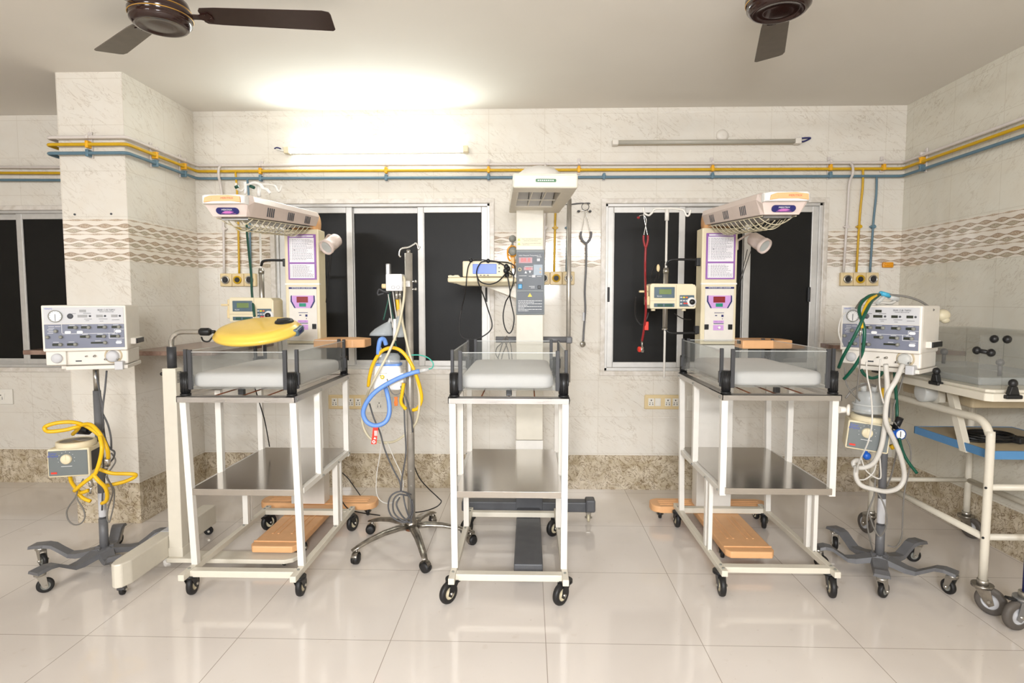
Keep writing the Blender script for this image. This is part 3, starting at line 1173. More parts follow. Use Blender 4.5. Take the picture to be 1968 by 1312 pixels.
    # casters
    return root


def cart_casters(root, angs):
    for (x, y), a in zip(((-0.244, 0.065), (0.244, 0.065), (-0.244, 0.815), (0.244, 0.815)), angs):
        caster(root, x, y, 0.048, 0.026, 0.104, a)


def mattress(label, loc, w_, l_, rz=0.0):
    mb = MB()
    pts = rrect(-w_ / 2, w_ / 2, -l_ / 2, l_ / 2, 0.045, 6)
    rings = []
    for (ins, z) in ((0.016, 0.0), (0.004, 0.006), (0.0, 0.016), (0.0, 0.042), (0.003, 0.053), (0.012, 0.061), (0.03, 0.064)):
        ring = []
        for (x, y) in pts:
            k = 1 - ins / (w_ / 2)
            k2 = 1 - ins / (l_ / 2)
            ring.append((x * k, y * k2, z))
        rings.append(ring)
    rings.append([(x * 0.6, y * 0.7, 0.066) for x, y in pts])
    mb.loft(rings)
    o = mb.build('mattress', 'white mattress')
    o.location = loc
    o.rotation_euler = (0, 0, rz)
    return tag(o, label, 'mattress', 'white bassinet mattresses')


cA = make_cart('white bassinet cart on casters, left of the three, under the yellow lamp', -1.255, 2.455, 0)
cart_casters(cA, (R(96), R(92), R(62), R(72)))
cB = make_cart('white bassinet cart on casters, centre of the three, in front of the grey control panel', -0.084, 2.455, 0)
cart_casters(cB, (R(232), R(230), R(235), R(225)))
cC = make_cart('white bassinet cart on casters, right of the three, beside the right ventilator', 1.107, 3.442, PI)
cart_casters(cC, (R(245), R(270), R(78), R(86)))
mattress('white mattress in the left bassinet cart', (-1.250, 2.875, 0.932), 0.455, 0.66)
mattress('white mattress in the centre bassinet cart', (-0.092, 2.880, 0.932), 0.400, 0.67)
mattress('white mattress in the right bassinet cart', (1.115, 3.005, 0.932), 0.400, 0.68)

# ================================================================ SIDE WARMERS (left and right, the same make)


def make_warmer(label, xc, yf, bx, PXL=-0.300, ptop=0.0):
    """infant warmer; yf = front of the column; bx = shift of base boards against the column"""
    root = thing('infant_warmer', label, 'infant warmer', (xc, yf, 0), 0, 'tall infant warmers with orange bases')
    hw = 0.100
    # base boards
    b = MB()
    b.prism(rrect(bx - 0.35, bx + 0.35, 0.015, 0.165, 0.05), 0.064, 0.102, 'XY', 0.006)
    for k in (-0.03, 0.0, 0.03):
        b.box(bx - 0.30, bx - 0.11, 0.09 + k - 0.006, 0.09 + k + 0.006, 0.101, 0.105, 0.002)
        b.box(bx + 0.11, bx + 0.30, 0.09 + k - 0.006, 0.09 + k + 0.006, 0.101, 0.105, 0.002)
    b.build('rear_base_board', 'peach plastic', root)
    b = MB()
    b.prism([(bx - 0.118, -0.57), (bx - 0.10, -0.60), (bx + 0.10, -0.60), (bx + 0.118, -0.57), (bx + 0.118, 0.02), (bx - 0.118, 0.02)], 0.064, 0.098, 'XY', 0.006)
    b.box(bx - 0.117, bx + 0.117, -0.545, -0.535, 0.097, 0.103, 0.002)
    for k in (-0.065, -0.035, 0.035, 0.065):
        b.box(bx + k - 0.005, bx + k + 0.005, -0.44, -0.12, 0.097, 0.101, 0.0018)
    b.build('front_base_plank', 'peach plastic', root)
    for (x, y, a) in ((bx - 0.29, 0.09, 80), (bx + 0.29, 0.09, 100), (bx - 0.095, -0.46, 70), (bx + 0.09, -0.46, 75)):
        caster(root, x, y, 0.029, 0.020, 0.066, R(a))
    # column
    c = MB()
    c.prism([(-hw, 0.004), (hw, 0.004), (hw, 0.10), (hw - 0.03, 0.165), (-hw + 0.03, 0.165), (-hw, 0.10)], 0.102, 1.056, 'XY', 0.003)
    c.box(-hw + 0.004, hw - 0.004, 0.002, 0.010, 0.60, 1.04, 0.001)
    c.build('lower_column', 'white paint', root)
    c = MB()
    c.prism([(-hw, 0.0), (hw, 0.0), (hw, 0.11), (hw - 0.03, 0.172), (-hw + 0.03, 0.172), (-hw, 0.11)], 1.060, 1.722, 'XY', 0.006)
    up = c.build('column', 'cream plastic', root)
    c = MB()
    c.box(-hw - 0.001, hw + 0.001, -0.003, 0.02, 1.402, 1.412, 0.001)
    c.build('seam', 'white plastic', up)
    # poster of instructions
    z0, z1, x0, x1 = 1.432, 1.692, -0.078, 0.086
    f = MB()
    f.box(x0, x1, -0.006, 0.0, z0, z1, 0.001)
    po = f.build('instruction_chart', 'violet', up)
    f = MB()
    f.box(x0 + 0.010, x1 - 0.010, -0.008, -0.006, 1.532, z1 - 0.020, 0.001)
    f.box(x0 + 0.010, x1 - 0.010, -0.008, -0.006, z0 + 0.008, 1.522, 0.001)
    f.box(x0 + 0.014, x1 - 0.014, -0.008, -0.006, z1 - 0.015, z1 - 0.006, 0.001)
    f.build('chart_paper', 'paper', po)
    f = MB()
    random.seed(11)
    zz = z1 - 0.030
    while zz > z0 + 0.014:
        if not (1.515 < zz < 1.540):
            xe = x0 + 0.026
            end = x1 - random.uniform(0.014, 0.055)
            f.box(x0 + 0.014, x0 + 0.018, -0.0086, -0.0079, zz - 0.0013, zz + 0.0013)
            while xe < end:
                l_ = random.uniform(0.005, 0.014)
                f.box(xe, min(xe + l_, end), -0.0086, -0.0079, zz - 0.0012, zz + 0.0012)
                xe += l_ + 0.003
        zz -= 0.0072 if zz > 1.52 else 0.0062
    f.box(x0 + 0.035, x0 + 0.045, -0.0087, -0.0079, 1.600, 1.606)
    f.build('chart_lettering', 'ink grey', po)
    f = MB(); f.text('INTENSIVE CARE', 0.0085, (0.5 * (x0 + x1), -0.0088, z1 - 0.0105)); f.build('chart_heading', 'violet', po)
    # control panel
    k = MB(); k.box(-0.078, 0.084, -0.005, 0.0, 1.078, 1.392, 0.001)
    pa = k.build('control_panel', 'offwhite plastic', up)
    k = MB(); k.box(-0.078, 0.084, -0.007, -0.004, 1.378, 1.389)
    k.build('name_strip', 'navy', pa)
    k = MB(); k.text('INTENSIVE CARE WARMER', 0.0105, (0.003, -0.0076, 1.3835)); k.build('name_lettering', 'ink white', pa)
    k = MB(); k.prism([(-0.060, 1.340), (0.066, 1.340), (0.066, 1.308), (0.044, 1.268), (-0.038, 1.268), (-0.060, 1.308)], -0.008, -0.004, 'XZ')
    k.build('display_field', 'lilac', pa)
    for s in (-1, 1):
        k = MB()
        q = lambda a: 0.003 + s * a
        k.prism([(q(0.064), 1.342), (q(0.070), 1.338), (q(0.071), 1.306), (q(0.050), 1.268), (q(0.043), 1.268), (q(0.064), 1.308)][::s], -0.0085, -0.004, 'XZ')
        k.build('display_side_bar', 'navy', pa)
    k = MB(); k.box(-0.032, 0.034, -0.0095, -0.007, 1.300, 1.334); k.build('red_display', 'led red', pa)
    k = MB(); k.text('88.8', 0.026, (0.001, -0.0100, 1.317)); k.build('display_digits', 'red rubber', pa)
    k = MB(); k.box(-0.018, 0.022, -0.0095, -0.007, 1.276, 1.296, 0.001); k.build('green_button', 'button green', pa)
    k = MB()
    k.box(-0.024, 0.030, -0.0066, -0.004, 1.240, 1.243)
    k.box(-0.027, 0.030, -0.0066, -0.004, 1.178, 1.182)
    k.box(0.016, 0.028, -0.0070, -0.004, 1.218, 1.231)
    k.box(-0.020, -0.008, -0.0066, -0.004, 1.224, 1.229)
    k.box(0.020, 0.024, -0.0066, -0.004, 1.205, 1.210)
    k.build('panel_marks', 'navy', pa)
    k = MB()
    k.box(-0.029, 0.030, -0.0066, -0.004, 1.184, 1.198)
    k.box(-0.029, 0.030, -0.0066, -0.004, 1.142, 1.172)
    k.build('probe_field', 'lilac', pa)
    k = MB(); k.text('SKIN 1 2 AIR', 0.008, (0.0, -0.0072, 1.191)); k.build('probe_lettering', 'violet', pa)
    for xx in (-0.067, 0.067):
        k = MB(); k.box(xx - 0.012, xx + 0.012, -0.010, -0.004, 1.146, 1.176, 0.002)
        k.box(xx - 0.008, xx + 0.008, -0.014, -0.009, 1.160, 1.173, 0.002)
        k.build('rocker_switch', 'black plastic', pa)
    k = MB()
    k.cyl((0.002, -0.004, 1.158), (0.002, -0.020, 1.158), 0.007, seg=12)
    k.build('probe_plug', 'white plastic', pa)
    # heater head reaching forward over the cart
    hd = MB()
    Y1, Y0 = 0.045, -0.875
    zt, zb = 1.808, 1.688
    rings = []
    for (y, a, t, bt) in ((Y1, 0.080, 1.826, 1.744), (-0.80, 0.090, 1.776, 1.682), (Y0, 0.082, 1.752, 1.680)):
        tw = a + 0.012 if y > Y0 + 0.01 else a + 0.010
        yb_ = y + (0.052 if y == Y0 else 0.0)
        rings.append([(-a + 0.008, yb_, bt), (a - 0.008, yb_, bt), (tw, y + (yb_ - y) * 0.5, t - 0.030), (tw - 0.006, y, t - 0.006), (tw - 0.020, y, t), (-tw + 0.020, y, t), (-tw + 0.006, y, t - 0.006), (-tw, y + (yb_ - y) * 0.5, t - 0.030)])
    hd.loft(rings, smooth=False)
    head = hd.build('heater_head', 'pinkish shell', root)
    hd = MB()
    hd.prism(rrect(-0.095, 0.095, Y0 - 0.012, Y0 + 0.05, 0.02), 1.728, 1.764, 'XY', 0.005)
    hd.build('front_rim', 'white plastic', head)
    hd = MB()
    hd.prism([(-0.078, 1.731), (-0.04, 1.737), (0.04, 1.737), (0.082, 1.731), (0.080, 1.756), (0.03, 1.762), (-0.05, 1.760), (-0.074, 1.752)], Y0 - 0.019, Y0 - 0.008, 'XZ', 0.002)
    hd.cyl((-0.045, Y0 - 0.021, 1.747), (-0.045, Y0 - 0.017, 1.747), 0.004, seg=10)
    hd.build('front_handle', 'peach plastic', head)
    hd = MB(); hd.text('MERITRIX', 0.013, (0.025, Y0 - 0.0200, 1.748)); hd.build('handle_lettering', 'ink red', head)
    BG = Matrix.Translation((0, Y0 + 0.0335, 1.702)) @ Matrix.Rotation(R(34), 4, 'X')
    hd = MB(); hd.X = BG; hd.prism(rrect(-0.050, 0.050, -0.015, 0.015, 0.0135, 6), -0.003, 0.006, 'XZ', 0.001); hd.build('badge', 'navy', head)
    hd = MB(); hd.X = BG; hd.text('MERITRIX', 0.0105, (0.0, -0.0036, 0.007), wid=1.05); hd.build('badge_lettering', 'ink white', head)
    hd = MB(); hd.X = BG; hd.prism([(-0.026, -0.006), (-0.008, 0.001), (0.010, 0.001), (0.028, -0.004), (0.010, -0.009), (-0.012, -0.009)], -0.0040, -0.002, 'XZ')
    hd.box(-0.03, 0.035, -0.0038, -0.002, -0.0120, -0.0108)
    hd.build('badge_emblem', 'magenta', head)
    hd = MB()

    def side_x(y, z):
        t = min(1.0, max(0.0, (y + 0.80) / (Y1 + 0.80)))
        a_, b_ = 0.090 + (0.080 - 0.090) * t - 0.008, 0.102 + (0.092 - 0.102) * t
        zb_, zt_ = 1.682 + (1.744 - 1.682) * t, 1.746 + (1.796 - 1.746) * t
        return a_ + (b_ - a_) * (z - zb_) / (zt_ - zb_)
    for s in (-1, 1):
        for yv in (-0.64, -0.39, -0.15):
            hd = MB()
            for q in range(4):
                y_ = yv + q * 0.022
                t = (y_ + 0.80) / (Y1 + 0.80)
                za, zc = 1.694 + 0.056 * t, 1.734 + 0.052 * t
                ring = []
                for z_, dy in ((za, 0.0), (zc, -0.014)):
                    xs_ = side_x(y_, z_)
                    ring.append([(s * (xs_ - 0.002), y_ + dy, z_), (s * (xs_ + 0.0030), y_ + dy, z_), (s * (xs_ + 0.0030), y_ + dy + 0.006, z_), (s * (xs_ - 0.002), y_ + dy + 0.006, z_)])
                hd.loft(ring, smooth=False)
            hd.build('vent_slots', 'ink dark', head)
    if True:
        hd = MB()
        hd.box(-0.02, 0.02, -0.30, -0.24, 1.800, 1.803, 0.001)
        hd.build('top_latch', 'pinkish shell', head)
    hd = MB()
    hd.lathe([(0, -0.07), (0.055, -0.07), (0.06, -0.06), (0.06, 0.06), (0.055, 0.07), (0, 0.07)], (0, 0.085, 1.765), 'X', 24)
    hd.build('head_hinge', 'peach plastic', head)
    hd = MB()
    hd.loft([[(-0.06, -0.78, 1.672), (0.06, -0.78, 1.672), (0.06, -0.78, 1.690), (-0.06, -0.78, 1.690)], [(-0.06, -0.02, 1.727), (0.06, -0.02, 1.727), (0.06, -0.02, 1.76), (-0.06, -0.02, 1.76)]], smooth=False)
    hd.build('reflector', 'reflector grey', head)
    # wire guard under the head
    g = MB()
    def bow(x, y):
        e = min(1.0, (y + 0.80) / 0.10, (-0.02 - y) / 0.10)
        return 1.676 + (y + 0.80) * 0.066 - (0.050 * (1 - (x / 0.072) ** 2)) * max(0.15, e) ** 0.5
    for x in (-0.072, -0.045, -0.018, 0.012, 0.042, 0.072):
        g.tube([(x, y, bow(x, y)) for y in (-0.80, -0.74, -0.66, -0.5, -0.35, -0.2, -0.1, -0.02)], 0.0022, 6, n=4)
    y = -0.76
    while y < -0.03:
        g.tube([(x, y, bow(x, y) - 0.002) for x in (-0.074, -0.05, -0.025, 0, 0.025, 0.05, 0.074)], 0.0022, 6, n=3)
        y += 0.062
    g.build('wire_guard', 'hose beige', head)
    # examination spotlight on the right side
    l = MB()
    a0 = Vector((hw + 0.095, -0.055, 1.635))
    d = Vector((-0.35 if bx > 0 else 0.42, -0.72, -0.50)).normalized()
    e0 = a0 + d * 0.055
    b0 = a0 - d * 0.055
    l.lathe([(0, -0.055), (0.030, -0.055), (0.038, -0.045), (0.040, 0.0), (0.040, 0.030), (0.044, 0.034), (0.044, 0.055), (0.037, 0.055), (0.034, 0.045), (0, 0.045)], a0, d, 24)
    sp = l.build('spotlight', 'pinkish shell', root)
    l = MB(); l.lathe([(0, 0.047), (0.020, 0.049), (0.035, 0.046)], a0, d, 24); l.build('spotlight_lens', 'lens glass', sp)
    l = MB()
    l.tube([(hw - 0.005, 0.06, 1.64), (hw + 0.03, 0.03, 1.665), (hw + 0.06, -0.01, 1.685), (hw + 0.09, -0.045, 1.680)], 0.006, 8)
    l.box(hw - 0.004, hw + 0.016, 0.03, 0.09, 1.60, 1.66, 0.004)
    l.build('spotlight_bracket', 'pinkish shell', sp)
    l = MB()
    for dx in (0.0, 0.022):
        l.tube([(hw + 0.055 + dx, 0.0, 1.60), (hw + 0.045 + dx * 0.5, 0.03, 1.50), (hw + 0.012, 0.07, 1.30)], 0.0022, 6)
    l.build('spotlight_cable', 'cable black', sp)
    # tray on the right
    t = MB()
    t.prism([(hw + 0.0, -0.12), (hw + 0.22, -0.12), (hw + 0.285, -0.09), (hw + 0.285, 0.05), (hw + 0.19, 0.12), (hw + 0.0, 0.12)], 1.045, 1.092, 'XY', 0.006)
    t.build('side_tray', 'peach plastic', root)
    t = MB(); t.box(hw - 0.002, hw + 0.016, -0.09, -0.03, 1.068, 1.088, 0.003); t.build('tray_bracket', 'black plastic', root)
    # drip pole on the left with arms to the column
    p = MB()
    PYL = 0.05
    p.cyl((PXL, PYL, 1.14), (PXL, PYL, 1.50), 0.0145, seg=16)
    p.cyl((PXL, PYL, 1.47), (PXL, PYL, 1.49), 0.0165, seg=16)
    p.cyl((PXL, PYL, 1.14), (PXL, PYL, 1.15), 0.0165, seg=16)
    pole = p.build('pole_sleeve', 'steel', root)
    p = MB()
    p.cyl((PXL, PYL, 0.86), (PXL, PYL, 1.79 + ptop), 0.0065, seg=10)
    p.build('drip_pole', 'white paint', pole)
    p = MB()
    p.cyl((PXL, PYL, 1.77 + ptop), (PXL, PYL, 1.835 + ptop), 0.012, seg=12)
    p.tube([(PXL - 0.135, PYL, 1.845 + ptop), (PXL - 0.13, PYL, 1.815 + ptop), (PXL - 0.105, PYL, 1.80 + ptop), (PXL - 0.085, PYL, 1.815 + ptop), (PXL - 0.07, PYL, 1.835 + ptop), (PXL - 0.02, PYL, 1.838 + ptop), (PXL, PYL, 1.838 + ptop), (PXL + 0.03, PYL, 1.838 + ptop), (PXL + 0.09, PYL, 1.83 + ptop), (PXL + 0.11, PYL, 1.80 + ptop), (PXL + 0.125, PYL, 1.80 + ptop), (PXL + 0.135, PYL, 1.83 + ptop)], 0.006, 8)
    p.build('drip_hooks', 'white paint', pole)
    for (zz, zs) in ((1.545, -0.03), (1.125, 0.035)):
        p = MB()
        p.tube([(PXL, PYL, zz + zs), (PXL + 0.03, PYL - 0.01, zz + (zs > 0) * 0), (PXL + 0.17, PYL - 0.01, zz), (-hw - 0.01, 0.05, zz + zs * 0.4 * (1 if zs < 0 else -1) + 0.01)], 0.0075, 8)
        p.box(-hw - 0.022, -hw + 0.002, 0.02, 0.06, zz - 0.035 + (zs > 0) * 0.03, zz + 0.01 + (zs > 0) * 0.03, 0.003)
        p.build('pole_arm', 'black plastic', root)
    return root


wA = make_warmer('tall infant warmer with pinkish head and orange base, left of the two alike', -1.314, 3.44, 0.045, -0.262, 0.15)
wC = make_warmer('tall infant warmer with pinkish head and orange base, right of the two alike', 1.083, 3.44, 0.0, -0.290)


def syringe_pump(label, x, y, z):
    """infusion pump body clamped on a drip pole; x,y of the pole"""
    root = thing('infusion_pump', label, 'infusion pump', (x, y, z), 0, 'cream infusion pumps on drip poles')
    mb = MB()
    mb.prism([(-0.120, 0.005), (-0.116, 0.0), (0.128, 0.0), (0.134, 0.008), (0.134, 0.122), (0.122, 0.130), (0.115, 0.137), (-0.110, 0.140), (-0.120, 0.132)], -0.155, -0.022, 'XZ', 0.004)
    for xx in (-0.095, 0.075):
        mb.cyl((xx, -0.12, -0.012), (xx, -0.12, 0.002), 0.012, seg=12)
    body = mb.build('body', 'cream plastic', root)
    mb = MB(); mb.box(-0.098, 0.014, -0.161, -0.154, 0.060, 0.120, 0.002); mb.build('screen_panel', 'smoke screen', body)
    mb = MB(); mb.box(-0.072, -0.004, -0.163, -0.160, 0.080, 0.108, 0.001); mb.build('screen', 'lcd green', body)
    mb = MB(); mb.text('TE-331', 0.010, (-0.070, -0.1635, 0.069)); mb.build('lettering', 'ink white', body)
    mb = MB(); mb.box(-0.098, 0.014, -0.161, -0.154, 0.010, 0.030, 0.001)
    mb.build('status_strip', 'smoke screen', body)
    mb = MB(); mb.box(-0.080, -0.050, -0.163, -0.160, 0.013, 0.026); mb.box(-0.040, 0.004, -0.163, -0.160, 0.013, 0.026); mb.build('status_display', 'hose dark green', body)
    mb = MB(); mb.box(0.042, 0.122, -0.160, -0.154, 0.012, 0.075, 0.002); mb.build('keypad', 'smoke screen', body)
    for i, (kx, kz, m) in enumerate(((0.050, 0.063, 'panel grey'), (0.065, 0.063, 'warning yellow'), (0.080, 0.063, 'orange plastic'), (0.050, 0.045, 'panel grey'), (0.065, 0.045, 'panel grey'), (0.080, 0.045, 'panel grey'), (0.050, 0.028, 'panel grey'), (0.068, 0.030, 'red plastic'), (0.082, 0.030, 'red plastic'))):
        mb = MB(); mb.cbox((kx, -0.162, kz), (0.011, 0.004, 0.008), 0.001); mb.build('key', m, body)
    mb = MB(); mb.lathe([(0, 0.012), (0.024, 0.010), (0.027, 0.0)], (0.108, -0.156, 0.038), '-Y', 20); mb.build('dial_seat', 'white plastic', body)
    mb = MB(); mb.lathe([(0, 0.026), (0.013, 0.026), (0.015, 0.020), (0.015, 0.0)], (0.108, -0.156, 0.038), '-Y', 20); mb.build('dial', 'black plastic', body)
    mb = MB(); mb.box(-0.120, 0.020, -0.1565, -0.154, 0.043, 0.0455); mb.box(0.022, 0.0245, -0.1565, -0.154, 0.004, 0.134); mb.build('panel_grooves', 'beige band', body)
    mb = MB()
    mb.box(-0.142, -0.118, -0.14, -0.10, 0.020, 0.070, 0.004)
    mb.box(-0.138, -0.126, -0.14, -0.11, 0.060, 0.128, 0.004)
    mb.box(-0.176, -0.126, -0.14, -0.115, 0.090, 0.102, 0.004)
    mb.build('syringe_holder', 'beige plastic', root)
    mb = MB()
    mb.box(-0.025, 0.025, -0.024, 0.022, 0.05, 0.09, 0.004)
    mb.cyl((0.02, 0, 0.07), (0.05, 0, 0.07), 0.006, seg=8)
    mb.sph((0.056, 0, 0.07), 0.009)
    mb.build('pole_clamp', 'black plastic', root)
    return root


syringe_pump('cream infusion pump on the left drip pole, above the yellow lamp', -1.576, 3.49, 1.190)
syringe_pump('cream infusion pump on the right drip pole, beside the red stethoscope', 0.793, 3.49, 1.266)

# ================================================================ CENTRE WARMER
wB = thing('infant_warmer', 'cream infant warmer with square reflector hood and dark grey control panel, in the centre', 'infant warmer', (0.006, 3.43, 0))
mb = MB()
mb.prism([(-0.078, 0), (0.078, 0), (0.078, 0.10), (0.05, 0.13), (-0.05, 0.13), (-0.078, 0.10)], 0.50, 1.84, 'XY', 0.004)
col = mb.build('column', 'cream paint', wB)
mb = MB(); mb.prism([(-0.080, -0.004), (0.080, -0.004), (0.080, 0.10), (0.05, 0.134), (-0.05, 0.134), (-0.080, 0.10)], 0.185, 0.498, 'XY', 0.004); mb.build('lower_column', 'white paint', wB)
mb = MB(); mb.box(-0.078, 0.078, -0.006, 0.12, 0.07, 0.184, 0.004); mb.build('base_riser', 'dark grey paint', wB)
mb = MB()
mb.box(-0.078, 0.084, -0.012, 0.0, 1.230, 1.600, 0.003)
pan = mb.build('control_panel', 'slate frame', col)
mb = MB()
mb.box(-0.071, 0.077, -0.015, -0.011, 1.372, 1.584, 0.001)
mb.box(-0.071, 0.077, -0.015, -0.011, 1.238, 1.362, 0.001)
mb.build('panel_face', 'slate face', pan)
mb = MB()
mb.text('Infant Measured Temperature °C', 0.0092, (0.0, -0.0157, 1.567))
for zz, a, b in ((1.559, 0.040, 0.066), (1.505, -0.030, 0.018), (1.452, -0.062, -0.018), (1.450, -0.005, 0.010), (1.449, 0.040, 0.066), (1.392, -0.004, 0.028), (1.384, 0.006, 0.028)):
    mb.box(a, b, -0.0157, -0.015, zz - 0.001, zz + 0.001)
random.seed(5)
for zz in (1.310, 1.302, 1.293, 1.285, 1.277, 1.269, 1.261, 1.253):
    x = -0.066
    end = 0.070 if zz in (1.310, 1.293, 1.277, 1.261) else random.uniform(-0.03, 0.03)
    while x < end:
        l_ = random.uniform(0.005, 0.016)
        mb.box(x, min(x + l_, end), -0.0156, -0.015, zz - 0.0013, zz + 0.0013)
        x += l_ + 0.002
mb.prism([(-0.030, 1.466), (-0.016, 1.466), (-0.023, 1.480)], -0.0170, -0.015, 'XZ')
mb.prism([(-0.006, 1.480), (0.008, 1.480), (0.001, 1.466)], -0.0170, -0.015, 'XZ')
mb.build('panel_lettering', 'ink white', pan)
mb = MB(); mb.box(-0.062, 0.014, -0.0165, -0.0145, 1.524, 1.556); mb.box(-0.034, 0.018, -0.0165, -0.0145, 1.484, 1.501); mb.build('red_display', 'led red', pan)
mb = MB(); mb.text('88.8', 0.032, (-0.024, -0.0170, 1.540)); mb.text('88.8', 0.017, (-0.008, -0.0170, 1.4925)); mb.build('display_digits', 'red plastic', pan)
mb = MB()
mb.box(0.040, 0.058, -0.0175, -0.0145, 1.534, 1.550, 0.001)
mb.box(0.012, 0.032, -0.0175, -0.0145, 1.443, 1.457, 0.001)
mb.box(-0.060, -0.042, -0.0175, -0.0145, 1.420, 1.436, 0.001)
mb.build('push_buttons', 'panel grey', pan)
mb = MB(); mb.box(0.022, 0.072, -0.0162, -0.0145, 1.455, 1.515); mb.build('heater_field', 'smoke screen', pan)
mb = MB(); mb.prism([(0.054, 1.488), (0.066, 1.488), (0.060, 1.498)], -0.0175, -0.015, 'XZ'); mb.prism([(0.054, 1.476), (0.066, 1.476), (0.060, 1.466)], -0.0175, -0.015, 'XZ'); mb.build('heater_arrows', 'peach plastic', pan)
mb = MB(); mb.lathe([(0.006, 0.006), (0.011, 0.006), (0.011, 0.0)], (-0.057, -0.015, 1.488), '-Y', 16); mb.build('probe_socket', 'cream plastic', pan)
mb = MB(); mb.cyl((-0.057, -0.015, 1.488), (-0.057, -0.019, 1.488), 0.0065, seg=12); mb.box(0.045, 0.062, -0.021, -0.0145, 1.378, 1.397, 0.002); mb.build('rocker_switch', 'black plastic', pan)
mb = MB(); mb.cbox((-0.055, -0.018, 1.392), (0.024, 0.008, 0.028), 0.004); mb.build('blue_socket', 'button blue', pan)
mb = MB(); mb.prism([(-0.012, 1.333), (0.014, 1.333), (0.001, 1.355)], -0.0162, -0.0145, 'XZ'); mb.build('warning_sign', 'warning yellow', pan)
mb = MB(); mb.text('!', 0.014, (0.001, -0.0168, 1.342)); mb.build('warning_mark', 'ink dark', pan)
mb = MB()
mb.box(-0.074, 0.074, -0.0012, 0.0005, 1.622, 1.668)
lab = mb.build('caution_label', 'cream plastic', col)
mb = MB()
for zz in (1.658, 1.634):
    mb.prism([(-0.070, zz - 0.006), (-0.054, zz - 0.006), (-0.062, zz + 0.007)], -0.0022, -0.001, 'XZ')
mb.build('warning_triangles', 'warning yellow', lab)
mb = MB(); mb.text('Caution: patient temperature must be monitored', 0.0055, (0.010, -0.0020, 1.661)); mb.text('while the infant is under the warmer', 0.0055, (0.006, -0.0020, 1.651)); mb.text('Do not obstruct the sensor probe of the heater', 0.0055, (0.010, -0.0020, 1.637)); mb.text('Read the manual', 0.0055, (-0.022, -0.0020, 1.629)); mb.build('label_lettering', 'ink dark', lab)
# hood, turned a few degrees
hd = bpy.data.objects.new('tmp', None)
HX = Matrix.Translation((0.030, 0.03, 0)) @ Matrix.Rotation(R(3.2), 4, 'Z')
mb = MB(); mb.X = HX
x0, x1, y0, y1, z0, z1 = -0.148, 0.148, -0.71, 0.08, 1.822, 1.885
ox0, ox1, oy0, oy1 = -0.116, 0.082, -0.590, -0.140
mb.box(x0, x1, y0, oy0, z0, z1, 0.008)
mb.box(x0, x1, oy1, y1, z0, z1, 0.008)
mb.box(x0, ox0, oy0 - 0.01, oy1 + 0.01, z0, z1, 0.004)
mb.box(ox1, x1, oy0 - 0.01, oy1 + 0.01, z0, z1, 0.004)
mb.box(x0 + 0.004, x1 - 0.004, y0 + 0.004, y1 - 0.004, z1 - 0.004, z1 + 0.002, 0.002)
hood = mb.build('hood', 'cream paint', wB)
mb = MB(); mb.X = HX
mb.lathe([(0.135, 0.0), (0.130, 0.04), (0.112, 0.075), (0.08, 0.10), (0.04, 0.112), (0, 0.115)], (0.0, -0.33, z1), 'Z', 36)
mb.build('hood_dome', 'white paint', hood)
mb = MB(); mb.X = HX
for k in range(3):
    a = ox0 + k * (ox1 - ox0) / 3
    b = a + (ox1 - ox0) / 3 - 0.003
    mb.box(a, b, oy0 + 0.002, oy0 + 0.25, z1 - 0.012, z1 - 0.008)
mb.build('reflector', 'reflector grey', hood)
mb = MB(); mb.X = HX
for k in range(3):
    a = ox0 + k * (ox1 - ox0) / 3
    b = a + (ox1 - ox0) / 3 - 0.004
    mb.loft([[(a, oy1 - 0.20, z1 - 0.010), (b, oy1 - 0.20, z1 - 0.010), (b, oy1 - 0.195, z1 - 0.012), (a, oy1 - 0.195, z1 - 0.012)], [(a, oy1 - 0.004, z0 + 0.010), (b, oy1 - 0.004, z0 + 0.010), (b, oy1, z0 + 0.008), (a, oy1, z0 + 0.008)]], smooth=False)
mb.build('lamp_cover', 'panel grey', hood)
mb = MB(); mb.X = HX
for k in (1, 2):
    a = ox0 + k * (ox1 - ox0) / 3
    mb.box(a - 0.003, a + 0.003, oy0, oy1, z0 + 0.008, z0 + 0.014)
for yy in (oy0 + 0.26,):
    mb.box(ox0, ox1, yy, yy + 0.006, z0 + 0.006, z0 + 0.012)
mb.build('reflector_bars', 'cream paint', hood)
mb = MB(); mb.X = HX; mb.prism(rrect(-0.045, 0.048, 1.848, 1.862, 0.004), y0 - 0.003, y0 + 0.002, 'XZ', 0.001); bd = mb.build('name_badge', 'green ink', hood)
mb = MB(); mb.X = HX; [mb.box(-0.036 + k * 0.0095, -0.030 + k * 0.0095, y0 - 0.004, y0 - 0.002, 1.8525, 1.8575) for k in range(8)]; mb.build('badge_lettering', 'ink white', bd)
mb = MB(); mb.X = HX
mb.tube([(-0.035, 0.0, z0 - 0.001), (-0.02, -0.018, z0 - 0.002), (0.0, -0.022, z0 - 0.002), (0.02, -0.018, z0 - 0.002), (0.035, 0.0, z0 - 0.001)], 0.004, 8)
mb.build('hood_grip', 'knob grey', hood)
bpy.data.objects.remove(hd)
# base
mb = MB()
mb.box(-0.40, 0.385, 0.0, 0.075, 0.070, 0.130, 0.008)
mb.box(0.330, 0.386, -0.02, 0.060, 0.075, 0.150, 0.010)
mb.build('rear_base_bar', 'dark grey paint', wB)
mb = MB()
mb.box(-0.072, 0.062, -0.76, -0.004, 0.045, 0.100, 0.006)
mb.build('front_base_leg', 'dark grey paint', wB)
for (x, y) in ((-0.34, 0.035), (0.350, 0.03), (0.0, -0.68)):
    caster(wB, x, y, 0.026 if y > -0.5 else 0.020, 0.016, 0.072 if y > -0.5 else 0.046, R(80), 'hose beige' if y > -0.5 else 'black rubber', 'hose beige', 'steel')
